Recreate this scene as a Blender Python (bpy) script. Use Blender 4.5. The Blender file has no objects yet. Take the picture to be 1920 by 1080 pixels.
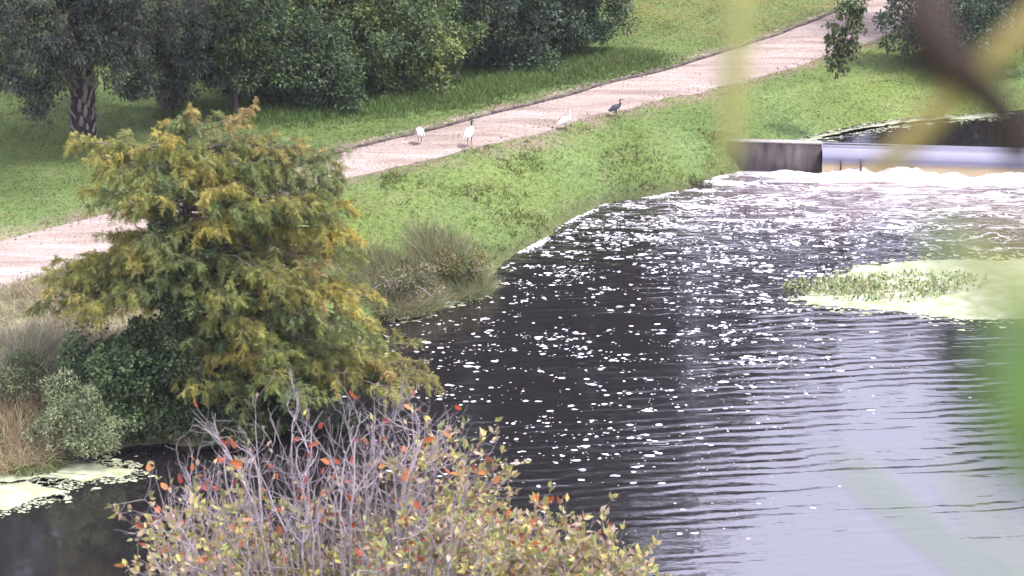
import bpy, math, random
import numpy as np
from mathutils import Vector, Matrix

# ------------------------------------------------------------------ camera, sky, sun, exposure
sc = bpy.context.scene
col = sc.collection
CAMZ, PITCH, FPX = 22.0, math.radians(18.5), 4516.0
cd = bpy.data.cameras.new('camera')
cam = bpy.data.objects.new('camera', cd); col.objects.link(cam)
cam.location = (0, 0, CAMZ); cam.rotation_euler = (math.pi/2 - PITCH, 0, 0)
cd.sensor_width = 36; cd.lens = FPX*36/1920
cd.clip_start = 0.05; cd.clip_end = 3000
cd.dof.use_dof = True; cd.dof.focus_distance = 66; cd.dof.aperture_fstop = 5.6
sc.camera = cam

SUN_EL, SUN_AZ = math.radians(62), math.radians(104)      # azimuth measured clockwise from +Y
w = bpy.data.worlds.new('World'); sc.world = w; w.use_nodes = True
wn, wl = w.node_tree.nodes, w.node_tree.links
bg = wn['Background']
sky = wn.new('ShaderNodeTexSky'); sky.sky_type = 'NISHITA'; sky.sun_disc = False
sky.sun_elevation = SUN_EL; sky.sun_rotation = SUN_AZ; sky.dust_density = 4; sky.air_density = 1.0
mx = wn.new('ShaderNodeMix'); mx.data_type = 'RGBA'; mx.inputs[0].default_value = 0.72
wl.new(sky.outputs[0], mx.inputs[6]); mx.inputs[7].default_value = (15.0, 14.9, 19.2, 1)   # thin even overcast
wl.new(mx.outputs[2], bg.inputs[0]); bg.inputs[1].default_value = 0.09

sd = bpy.data.lights.new('sun', 'SUN'); sd.energy = 3.4; sd.angle = math.radians(11); sd.color = (1, .95, .86)
sun = bpy.data.objects.new('sun', sd); col.objects.link(sun)
sdir = Vector((math.sin(SUN_AZ)*math.cos(SUN_EL), math.cos(SUN_AZ)*math.cos(SUN_EL), math.sin(SUN_EL)))
sun.rotation_euler = sdir.to_track_quat('Z', 'Y').to_euler()
sc.view_settings.view_transform = 'Standard'; sc.view_settings.look = 'None'
sc.view_settings.exposure = 1.0; sc.view_settings.gamma = 1
sc.cycles.max_bounces = 6; sc.cycles.diffuse_bounces = 3; sc.cycles.glossy_bounces = 3
sc.cycles.transmission_bounces = 4; sc.cycles.transparent_max_bounces = 6
sc.cycles.caustics_reflective = False; sc.cycles.caustics_refractive = False

rng = np.random.default_rng(7)
random.seed(7)

# ------------------------------------------------------------------ projection helpers (layout only)
def ray(u, v):
    a, b = (u-960)/FPX, (540-v)/FPX
    return np.array([a, math.cos(PITCH)+b*math.sin(PITCH), -math.sin(PITCH)+b*math.cos(PITCH)])
def at(u, v, z=0.0):
    d = ray(u, v); t = (z-CAMZ)/d[2]
    return np.array([d[0]*t, d[1]*t, z])
def aty(u, v, y):
    d = ray(u, v); t = y/d[1]
    return np.array([d[0]*t, y, CAMZ+d[2]*t])
def proj(P):
    P = np.atleast_2d(P); z = P[:, 2]-CAMZ
    dep = P[:, 1]*math.cos(PITCH)-z*math.sin(PITCH)
    up = P[:, 1]*math.sin(PITCH)+z*math.cos(PITCH)
    return 960+FPX*P[:, 0]/dep, 540-FPX*up/dep

# ------------------------------------------------------------------ noise on arrays
_perm = np.random.default_rng(3).random((64, 64))
def vnoise(x, y):
    xi, yi = np.floor(x).astype(int), np.floor(y).astype(int)
    fx, fy = x-xi, y-yi
    fx, fy = fx*fx*(3-2*fx), fy*fy*(3-2*fy)
    g = lambda a, b: _perm[a % 64, b % 64]
    return (g(xi, yi)*(1-fx)+g(xi+1, yi)*fx)*(1-fy)+(g(xi, yi+1)*(1-fx)+g(xi+1, yi+1)*fx)*fy
def fbm(x, y, o=4):
    s = 0; a = .5; t = 0
    for i in range(o):
        s = s+a*vnoise(x*2**i+17.3*i, y*2**i+5.1*i); t += a; a *= .5
    return s/t

# ------------------------------------------------------------------ mesh helpers
def mk(name, V, F, mats=(), mi=None, cols=None, smooth=False, parent=None, loc=None, link=True):
    """V (n,3); F list of arrays (each (m,k)); cols (n,3) per vertex"""
    if not isinstance(F, (list, tuple)): F = [F]
    V = np.asarray(V, dtype=np.float32)
    me = bpy.data.meshes.new(name)
    me.vertices.add(len(V)); me.vertices.foreach_set('co', V.ravel())
    flat = np.concatenate([np.asarray(f, dtype=np.int32).ravel() for f in F])
    lens = np.concatenate([np.full(len(f), np.asarray(f).shape[1], dtype=np.int32) for f in F])
    me.loops.add(len(flat)); me.loops.foreach_set('vertex_index', flat)
    me.polygons.add(len(lens))
    st = np.concatenate([[0], np.cumsum(lens)[:-1]]).astype(np.int32)
    me.polygons.foreach_set('loop_start', st); me.polygons.foreach_set('loop_total', lens)
    for m in mats: me.materials.append(m)
    if mi is not None: me.polygons.foreach_set('material_index', np.asarray(mi, dtype=np.int32))
    if smooth: me.polygons.foreach_set('use_smooth', np.ones(len(lens), dtype=bool))
    if cols is not None:
        at_ = me.color_attributes.new('Col', 'FLOAT_COLOR', 'POINT')
        c4 = np.ones((len(V), 4), dtype=np.float32); c4[:, :3] = cols
        at_.data.foreach_set('color', c4.ravel())
    me.update(calc_edges=True); me.validate()
    if not link: return me
    return link_mesh(name, me, parent, loc)
def link_mesh(name, me, parent=None, loc=None):
    o = bpy.data.objects.new(name, me); col.objects.link(o)
    if parent is not None: o.parent = parent
    if loc is not None: o.location = loc
    return o
def tag(o, label, cat=None, group=None, kind=None):
    if label: o['label'] = label
    if cat: o['category'] = cat
    if group: o['group'] = group
    if kind: o['kind'] = kind
    return o
def thing(name, label, cat, loc, group=None):
    o = bpy.data.objects.new(name, None); col.objects.link(o)
    o.location = tuple(float(c) for c in loc); o.empty_display_size = .3
    return tag(o, label, cat, group)

class MB:
    """collects pieces; vertices in world coordinates, built relative to an origin"""
    def __init__(s): s.V = []; s.F = {}; s.C = []; s.n = 0
    def add(s, V, F, c=None):
        V = np.asarray(V, dtype=float); F = np.asarray(F, dtype=np.int64)
        s.V.append(V); s.F.setdefault(F.shape[1], []).append(F+s.n)
        if c is not None:
            c = np.asarray(c, dtype=float)
            s.C.append(np.tile(c, (len(V), 1)) if c.ndim == 1 else c)
        s.n += len(V)
    def build(s, name, mat, parent=None, org=(0, 0, 0), smooth=False):
        if s.n == 0: return None
        V = np.concatenate(s.V)-np.asarray(org, dtype=float)
        F = [np.concatenate(f) for f in s.F.values()]
        C = np.concatenate(s.C) if s.C else None
        return mk(name, V, F, [mat], cols=C, smooth=smooth, parent=parent, loc=(0, 0, 0) if parent is not None else tuple(org))

def tube(P, R, k=6, cap=True):
    P = np.asarray(P, dtype=float); n = len(P); R = np.broadcast_to(np.asarray(R, dtype=float), (n,))
    T = np.gradient(P, axis=0); T /= np.linalg.norm(T, axis=1)[:, None]+1e-9
    ref = np.array([0.31, 0.17, .93]) if abs(T[:, 2].mean()) < .8 else np.array([1., .1, 0])
    A = np.cross(T, ref); A /= np.linalg.norm(A, axis=1)[:, None]+1e-9
    B = np.cross(T, A)
    th = np.arange(k)*2*math.pi/k
    V = P[:, None, :]+R[:, None, None]*(np.cos(th)[None, :, None]*A[:, None, :]+np.sin(th)[None, :, None]*B[:, None, :])
    V = V.reshape(-1, 3)
    i = np.arange(n-1)[:, None]*k; j = np.arange(k)[None, :]
    a = i+j; b = i+(j+1) % k
    F = np.stack([a, b, b+k, a+k], -1).reshape(-1, 4)
    return V, F
def box(cx, cy, cz, sx, sy, sz):
    V = np.array([[x, y, z] for z in (-.5, .5) for y in (-.5, .5) for x in (-.5, .5)])*[sx, sy, sz]+[cx, cy, cz]
    F = np.array([[0, 2, 3, 1], [4, 5, 7, 6], [0, 1, 5, 4], [2, 6, 7, 3], [0, 4, 6, 2], [1, 3, 7, 5]])
    return V, F
def unit(a): return a/(np.linalg.norm(a, axis=-1, keepdims=True)+1e-9)
def rdir(n, r=None): return unit((r or rng).normal(size=(n, 3)))
def leaves(P, D, N, L, W, fold=.25):
    """folded leaf of two triangles: base, left, tip, right"""
    n = len(P); D = unit(D); S = unit(np.cross(D, N)); N = np.cross(S, D)
    L = np.broadcast_to(L, (n,))[:, None]; W = np.broadcast_to(W, (n,))[:, None]
    mid = P+D*L*.45
    V = np.stack([P, mid+S*W*.5+N*W*fold, P+D*L, mid-S*W*.5+N*W*fold], 1).reshape(-1, 3)
    b = np.arange(n)[:, None]*4
    F = np.concatenate([b+[0, 1, 2], b+[0, 2, 3]])
    return V, F
def blades(P, D, L, W, bend=.35):
    """grass blade: one bent strip of three triangles"""
    n = len(P); D = unit(D); side = unit(np.cross(D, rdir(n)))
    out = unit(np.cross(side, D)); L = np.broadcast_to(L, (n,))[:, None]; W = np.broadcast_to(W, (n,))[:, None]
    m = P+D*L*.55+out*L*bend*.25; t = P+D*L*(1-bend*.3)+out*L*bend
    V = np.stack([P-side*W*.5, P+side*W*.5, m-side*W*.35, m+side*W*.35, t], 1).reshape(-1, 3)
    b = np.arange(n)[:, None]*5
    return V, np.concatenate([b+[0, 1, 3], b+[0, 3, 2], b+[2, 3, 4]])
def jit(c, n, a=.18, h=.08):
    c = np.broadcast_to(np.asarray(c, dtype=float), (n, 3))
    return np.clip(c*(1+rng.normal(size=(n, 1))*a)*(1+rng.normal(size=(n, 3))*h), .004, .95)

# ------------------------------------------------------------------ materials
def mat(name):
    m = bpy.data.materials.new(name); m.use_nodes = True
    n = m.node_tree.nodes; l = m.node_tree.links
    return m, n, l, n['Principled BSDF'], n['Material Output']
def leafmat(name, trans=.3, rough=.55, spec=.3, mul=1.0):
    m, n, l, p, o = mat(name)
    a = n.new('ShaderNodeAttribute'); a.attribute_name = 'Col'
    l.new(a.outputs[0], p.inputs['Base Color']); p.inputs['Roughness'].default_value = rough
    p.inputs['Specular IOR Level'].default_value = spec
    t = n.new('ShaderNodeBsdfTranslucent'); l.new(a.outputs[0], t.inputs[0])
    mxs = n.new('ShaderNodeMixShader'); mxs.inputs[0].default_value = trans
    l.new(p.outputs[0], mxs.inputs[1]); l.new(t.outputs[0], mxs.inputs[2]); l.new(mxs.outputs[0], o.inputs[0])
    return m
def noisemat(name, c1, c2, scale=8, rough=.8, bump=.3, stretch=(1, 1, 1), detail=6, spec=.3, dist=.02):
    m, n, l, p, o = mat(name)
    tc = n.new('ShaderNodeTexCoord'); mp = n.new('ShaderNodeMapping'); mp.inputs['Scale'].default_value = stretch
    nz = n.new('ShaderNodeTexNoise'); nz.inputs['Scale'].default_value = scale; nz.inputs['Detail'].default_value = detail
    cr = n.new('ShaderNodeValToRGB'); cr.color_ramp.elements[0].color = (*c1, 1); cr.color_ramp.elements[1].color = (*c2, 1)
    cr.color_ramp.elements[0].position = .3; cr.color_ramp.elements[1].position = .7
    l.new(tc.outputs['Object'], mp.inputs[0]); l.new(mp.outputs[0], nz.inputs[0]); l.new(nz.outputs[0], cr.inputs[0])
    l.new(cr.outputs[0], p.inputs['Base Color']); p.inputs['Roughness'].default_value = rough
    p.inputs['Specular IOR Level'].default_value = spec
    b = n.new('ShaderNodeBump'); b.inputs['Strength'].default_value = bump; b.inputs['Distance'].default_value = dist
    l.new(nz.outputs[0], b.inputs['Height']); l.new(b.outputs[0], p.inputs['Normal'])
    return m
def plain(name, c, rough=.6, spec=.3):
    return noisemat(name, tuple(x*.85 for x in c), c, 12, rough, .1, spec=spec)

M_leaf = leafmat('leaf'); M_grass = leafmat('grass_blade', .35, .6, .25); M_cyp = leafmat('cypress_needles', .45, .6, .2)
M_autumn = leafmat('autumn_leaf', .35, .45, .35)
M_bark = noisemat('bark', (.035, .028, .028), (.10, .085, .08), 6, .9, .8, (1, 1, .25))
M_barkred = noisemat('pine_bark', (.10, .06, .05), (.24, .16, .13), 5, .9, .8, (1, 1, .3))
M_twig = noisemat('grey_twig', (.20, .165, .185), (.36, .31, .34), 20, .8, .2)
M_boot = noisemat('palm_boot', (.10, .08, .078), (.30, .245, .235), 5, .85, .5, (1, 1, .4))
M_palmcore = noisemat('palm_core', (.02, .016, .016), (.06, .05, .05), 9, .9, .6)

# ------------------------------------------------------------------ layout of the place
LAND = 1.8
UPZ = 0.85
WY = 78.0                                  # the weir line
pool_px = [(1400, 318), (1340, 333), (1300, 352), (1230, 366), (1170, 374), (1125, 384), (1085, 402), (1050, 425), (1010, 452),
           (965, 475), (935, 492), (915, 515), (895, 540), (850, 552), (790, 566), (735, 590), (695, 607), (665, 640),
           (640, 680), (620, 735), (560, 795), (480, 828), (400, 835), (300, 830), (230, 838), (180, 855), (100, 866), (0, 872), (-300, 880)]
pool = [at(u, v)[:2] for u, v in pool_px]
pool = np.array(pool+[np.array(p) for p in [(-100, 52), (-100, 41), (-20, 40.5), (0, 40), (30, 40), (140, 39), (140, WY-14.2), (10.3, WY)]])
up_px = [(1470, 266.5), (1500, 258), (1560, 245), (1620, 232), (1680, 223), (1760, 216), (1860, 211), (1960, 203), (2300, 185)]
upper = np.array([at(u, v, UPZ)[:2] for u, v in up_px]+[np.array((140, 105)), np.array((140, WY+.25-14.2)), np.array((9.4, WY+.25))])
path_top = [(-400, 560), (-150, 500), (0, 455), (150, 413), (300, 378), (480, 335), (640, 287), (700, 268), (800, 243), (900, 220), (1000, 196), (1150, 156),
            (1280, 120), (1450, 66), (1530, 36), (1600, 4), (1640, -20), (1690, -60), (1740, -110)]
path_bot = [(-400, 680), (-150, 592), (0, 540), (150, 492), (300, 447), (480, 390), (620, 340), (700, 324), (800, 300), (880, 278), (1000, 246), (1100, 221),
            (1210, 193), (1300, 173), (1450, 136), (1540, 108), (1620, 82), (1700, 45), (1760, 10), (1860, -60)]
ptw = np.array([at(u, v, LAND)[:2] for u, v in path_top]); pbw = np.array([at(u, v, LAND)[:2] for u, v in path_bot])
def resample(P, n):
    d = np.concatenate([[0], np.cumsum(np.linalg.norm(np.diff(P, axis=0), axis=1))])
    t = np.linspace(0, d[-1], n)
    return np.stack([np.interp(t, d, P[:, i]) for i in range(P.shape[1])], 1)
NP_ = 260
pt_r, pb_r = resample(ptw, NP_), resample(pbw, NP_)
e_noise = lambda s: (fbm(np.arange(NP_)*.22+s, np.full(NP_, s*1.7), 4)-.5)
nrm = unit(pt_r-pb_r)
pt_r = pt_r+nrm*e_noise(3)[:, None]*.10; pb_r = pb_r+nrm*e_noise(11)[:, None]*.75
path_poly = np.concatenate([pt_r, pb_r[::-1]])

def sdist(X, Y, poly):
    """signed distance, positive outside"""
    d2 = np.full(X.shape, 1e18); ins = np.zeros(X.shape, bool)
    for i in range(len(poly)):
        ax, ay = poly[i]; bx, by = poly[(i+1) % len(poly)]
        ex, ey = bx-ax, by-ay; wx, wy = X-ax, Y-ay
        t = np.clip((wx*ex+wy*ey)/(ex*ex+ey*ey+1e-12), 0, 1)
        d2 = np.minimum(d2, (wx-ex*t)**2+(wy-ey*t)**2)
        c = ((ay > Y) != (by > Y)) & (X < (bx-ax)*(Y-ay)/((by-ay) if abs(by-ay) > 1e-12 else 1e-12)+ax)
        ins ^= c
    return np.where(ins, -1, 1)*np.sqrt(d2)
def ground(X, Y):
    X = np.asarray(X, float); Y = np.asarray(Y, float)
    d1 = sdist(X, Y, pool); d2 = sdist(X, Y, upper)
    d1 = d1+(fbm(X*1.3, Y*1.3, 3)-.5)*.5*np.clip(1.5-np.abs(d1), 0, 1)
    nearw = np.clip((X-5.2)/2.2, 0, 1)*np.clip((Y-75.5)/2, 0, 1)
    W = 4.3*(1-nearw)+.55*nearw
    top = LAND*(1-nearw)+1.02*nearw
    t = np.clip(d1/W, 0, 1)
    zA = np.where(d1 > 0, np.minimum(.22, d1*.8)*(1-nearw)+(top-.2*(1-nearw))*(1-(1-t)**1.7), np.maximum(d1*.5, -1.0))
    zA = zA+np.clip(d1-.6, 0, 6)*.0+nearw*np.clip(d1-1.2, 0, 3)*.25
    zB = UPZ+np.where(d2 > 0, d2*.30, np.maximum(d2*.6, -.7))
    # the sheet stays low where the upper pool lies
    z = np.where(d2 < 2.6, np.minimum(np.maximum(zA, -1), zB), zA)
    z = np.minimum(z, LAND+.0)
    un = (fbm(X*.35+9, Y*.35, 4)-.5)*.16*np.clip((d1-1)/3, 0, 1)*np.clip((d2-1)/3, 0, 1)
    return z+un
def gz(x, y): return float(ground(np.array([x]), np.array([y]))[0])
def at_g(u, v):
    z = LAND
    for _ in range(12):
        q = at(u, v, z); z = .5*z+.5*max(gz(q[0], q[1]), 0)
    return np.array([q[0], q[1], z])

# ------------------------------------------------------------------ ground sheet
def axis(lo, hi, fine, far):
    a = np.arange(lo, hi+1e-6, fine); out = [a]; s = fine; x = hi
    r = []
    while x < far: s *= 1.35; x += s; r.append(x)
    l = []; s = fine; x = lo
    while x > -far: s *= 1.35; x -= s; l.append(x)
    return np.concatenate([l[::-1], a, r])
gx, gy = axis(-22, 26, .22, 900), axis(50, 100, .22, 900)
GX, GY = np.meshgrid(gx, gy)
GZ = ground(GX, GY)
nx, ny = len(gx), len(gy)
V = np.stack([GX, GY, GZ], -1).reshape(-1, 3)
ii = (np.arange(ny-1)[:, None]*nx+np.arange(nx-1)[None, :]).ravel()
F = np.stack([ii, ii+1, ii+1+nx, ii+nx], 1)
def grass_colour(X, Y):
    dp = sdist(X, Y, path_poly); d1 = sdist(X, Y, pool)
    n1 = fbm(X*.5, Y*.5, 4); n2 = fbm(X*2.3+40, Y*2.3, 3); n3 = fbm(X*.22+3, Y*.22+8, 3)
    g = np.stack([.080+.055*n3, .128+.046*n3, .042+.012*n1], -1)*(0.78+.45*n1)[..., None]
    dry = np.clip(1.15-dp/(.45+1.0*n1), 0, 1)*np.clip(n2*1.6-.25, 0, 1)
    dry = np.clip(dry+np.clip((n2-.64)*2, 0, .16), 0, 1)
    # thin, withered turf of the left bank and on the rise behind the hedge
    w1 = np.clip((-6.0-X)/3, 0, 1)*np.clip((66.5-Y)/3, 0, 1)*np.clip(n2*1.2+.25, 0, 1)
    w2 = np.clip((X-3.5)/2, 0, 1)*np.clip((Y-88)/4, 0, 1)*.45*np.clip(n2*2-.4, 0, 1)
    soil = np.array([.20, .145, .115]); straw = np.array([.26, .225, .15])
    g = g*(1-dry[..., None])+soil*dry[..., None]
    g = g*(1-w1[..., None])+straw*w1[..., None]
    g = g*(1-w2[..., None])+np.array([.19, .165, .06])*w2[..., None]
    wet = np.clip(1-np.abs(d1)/.35, 0, 1)*.6
    return g*(1-wet[..., None])+np.array([.06, .05, .035])*wet[..., None]
gm, n, l, p, o = mat('turf')
a = n.new('ShaderNodeAttribute'); a.attribute_name = 'Col'
nz = n.new('ShaderNodeTexNoise'); nz.inputs['Scale'].default_value = 9; nz.inputs['Detail'].default_value = 8
g_ = n.new('ShaderNodeNewGeometry'); l.new(g_.outputs['Position'], nz.inputs[0])
mr = n.new('ShaderNodeMapRange'); mr.inputs[1].default_value = .3; mr.inputs[2].default_value = .7; mr.inputs[3].default_value = .65; mr.inputs[4].default_value = 1.3
l.new(nz.outputs[0], mr.inputs[0])
mm = n.new('ShaderNodeMix'); mm.data_type = 'RGBA'; mm.blend_type = 'MULTIPLY'; mm.inputs[0].default_value = 1
l.new(a.outputs[0], mm.inputs[6]); l.new(mr.outputs[0], mm.inputs[7]); l.new(mm.outputs[2], p.inputs['Base Color'])
p.inputs['Roughness'].default_value = .9; p.inputs['Specular IOR Level'].default_value = .1
b = n.new('ShaderNodeBump'); b.inputs['Distance'].default_value = .06; l.new(nz.outputs[0], b.inputs['Height']); l.new(b.outputs[0], p.inputs['Normal'])
gr = mk('ground', V, F, [gm], cols=grass_colour(V[:, 0], V[:, 1]), smooth=True)
tag(gr, 'grassy banks and lawn around the creek', kind='structure')

# ------------------------------------------------------------------ path
K = 12
S = np.linspace(0, 1, K)[None, :, None]
PP = pb_r[:, None, :]*(1-S)+pt_r[:, None, :]*S
pz = ground(PP[..., 0], PP[..., 1])
edge = np.minimum(np.linspace(0, 1, K), 1-np.linspace(0, 1, K))
crown_ = .03*np.clip(edge*6, 0, 1)+.004
pv = np.concatenate([PP, (pz+crown_[None, :])[..., None]], -1).reshape(-1, 3)
ii = (np.arange(NP_-1)[:, None]*K+np.arange(K-1)[None, :]).ravel()
pm, n, l, p, o = mat('shell_path')
g_ = n.new('ShaderNodeNewGeometry')
n1 = n.new('ShaderNodeTexNoise'); n1.inputs['Scale'].default_value = .9; n1.inputs['Detail'].default_value = 8; n1.inputs['Roughness'].default_value = .65
n2 = n.new('ShaderNodeTexNoise'); n2.inputs['Scale'].default_value = 14; n2.inputs['Detail'].default_value = 5
mp = n.new('ShaderNodeMapping'); mp.inputs['Rotation'].default_value = (0, 0, -.8); mp.inputs['Scale'].default_value = (.35, 1.8, 1)
l.new(g_.outputs[0], mp.inputs[0]); l.new(mp.outputs[0], n1.inputs[0]); l.new(g_.outputs[0], n2.inputs[0])
cr = n.new('ShaderNodeValToRGB'); e = cr.color_ramp.elements
e[0].position = .36; e[0].color = (.225, .174, .150, 1); e[1].position = .62; e[1].color = (.365, .298, .276, 1)
l.new(n1.outputs[0], cr.inputs[0])
mr = n.new('ShaderNodeMapRange'); mr.inputs[1].default_value = .35; mr.inputs[2].default_value = .6; mr.inputs[3].default_value = .72; mr.inputs[4].default_value = 1.1
l.new(n2.outputs[0], mr.inputs[0])
mm = n.new('ShaderNodeMix'); mm.data_type = 'RGBA'; mm.blend_type = 'MULTIPLY'; mm.inputs[0].default_value = 1
l.new(cr.outputs[0], mm.inputs[6]); l.new(mr.outputs[0], mm.inputs[7]); l.new(mm.outputs[2], p.inputs['Base Color'])
p.inputs['Roughness'].default_value = .95; p.inputs['Specular IOR Level'].default_value = .1
b = n.new('ShaderNodeBump'); b.inputs['Distance'].default_value = .03; b.inputs['Strength'].default_value = .5
l.new(n2.outputs[0], b.inputs['Height']); l.new(b.outputs[0], p.inputs['Normal'])
pa = mk('path', pv, np.stack([ii, ii+1, ii+1+K, ii+K], 1), [pm], smooth=True)
tag(pa, 'pale pinkish shell path across the lawn', kind='structure')

# low timber edging along the upper side of the path, board after board
ed_root = thing('path_edging', 'low dark timber edging along the far side of the path', 'edging', (pt_r[60, 0], pt_r[60, 1], LAND))
M_timber = noisemat('timber', (.05, .04, .038), (.13, .105, .10), 10, .9, .5, (1, 1, 1))
eoff = pt_r-nrm*.10
k0 = 58
while k0 < NP_-8:
    k1 = k0+4
    A_, B_ = eoff[k0], eoff[k1]; mid = (A_+B_)/2; L_ = np.linalg.norm(B_-A_)-.02
    V, F = box(0, 0, 0, L_, .06, .09)
    o_ = mk('board', V, F, [M_timber], parent=ed_root)
    z_ = gz(*mid)
    o_.location = (mid[0]-ed_root.location[0], mid[1]-ed_root.location[1], z_+.045-LAND+random.uniform(-.015, .015))
    o_.rotation_euler = (random.uniform(-.06, .06), (gz(*A_)-gz(*B_))/L_, math.atan2(B_[1]-A_[1], B_[0]-A_[0])+random.uniform(-.01, .01))
    k0 = k1

# pale shell rubble beside the edging and leaf litter on the path
def scatter_bits(name, label, pts, size, c, flat=.4, matl=None, cat='gravel'):
    n_ = len(pts); r = size*(.5+rng.random(n_))
    base = np.array([[1, 0, 0], [0, 1, 0], [-1, 0, 0], [0, -1, 0], [.2, .1, 1]])
    ang = rng.random(n_)*6.28
    R = np.stack([np.stack([np.cos(ang), -np.sin(ang)], -1), np.stack([np.sin(ang), np.cos(ang)], -1)], 1)
    Vb = np.tile(base, (n_, 1, 1))*r[:, None, None]*(.6+.8*rng.random((n_, 5, 1)))
    xy = np.einsum('nij,nkj->nki', R, Vb[:, :, :2])
    V = np.concatenate([xy+pts[:, None, :2], (Vb[:, :, 2]*flat+pts[:, None, 2]-.004)[..., None]], -1).reshape(-1, 3)
    b_ = np.arange(n_)[:, None]*5
    F = np.concatenate([b_+[0, 1, 4], b_+[1, 2, 4], b_+[2, 3, 4], b_+[3, 0, 4]])
    o_ = mk(name, V, F, [matl or M_leaf], cols=np.repeat(jit(c, n_, .25, .06), 5, 0))
    tag(o_, label, cat, kind='stuff'); return o_
def along(n_, lo, hi, base, sgn=1, a=0, b_=NP_-1):
    i = rng.random(n_)*(b_-a)+a; k = i.astype(int); f = (i-k)[:, None]; k2 = np.minimum(k+1, NP_-1)
    q = base[k]*(1-f)+base[k2]*f; nn = nrm[k]
    q = q+nn*sgn*(lo+(hi-lo)*rng.random(n_)[:, None]**1.6)
    return q
q = along(5200, -.1, .9, pt_r, 1, 60); keep = fbm(q[:, 0]*.8, q[:, 1]*.8, 3)+rng.random(len(q))*.3 > .58; q = q[keep]
scatter_bits('shell_rubble', 'pale broken shell spilled along the far edge of the path', np.column_stack([q, ground(q[:, 0], q[:, 1])]), .05, (.34, .28, .26))
q = along(2600, -.25, .45, pb_r, 1); keep = fbm(q[:, 0]*.9+20, q[:, 1]*.9, 3) > .5; q = q[keep]
scatter_bits('shell_crumbs', 'pale shell crumbs along the near edge of the path', np.column_stack([q, ground(q[:, 0], q[:, 1])+.012]), .035, (.33, .27, .26))
i = rng.integers(0, NP_, 5200); s = rng.random(5200)
q = pb_r[i]*(1-s[:, None])+pt_r[i]*s[:, None]; keep = fbm(q[:, 0]*.7+2, q[:, 1]*.7+9, 3)*.9+.3*(rng.random(len(q))) > .62; q = q[keep]
scatter_bits('leaf_litter', 'small dark fallen leaves and twigs on the pale path', np.column_stack([q, ground(q[:, 0], q[:, 1])+.036]), .028, (.09, .065, .055), .25, cat='leaf litter')

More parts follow.
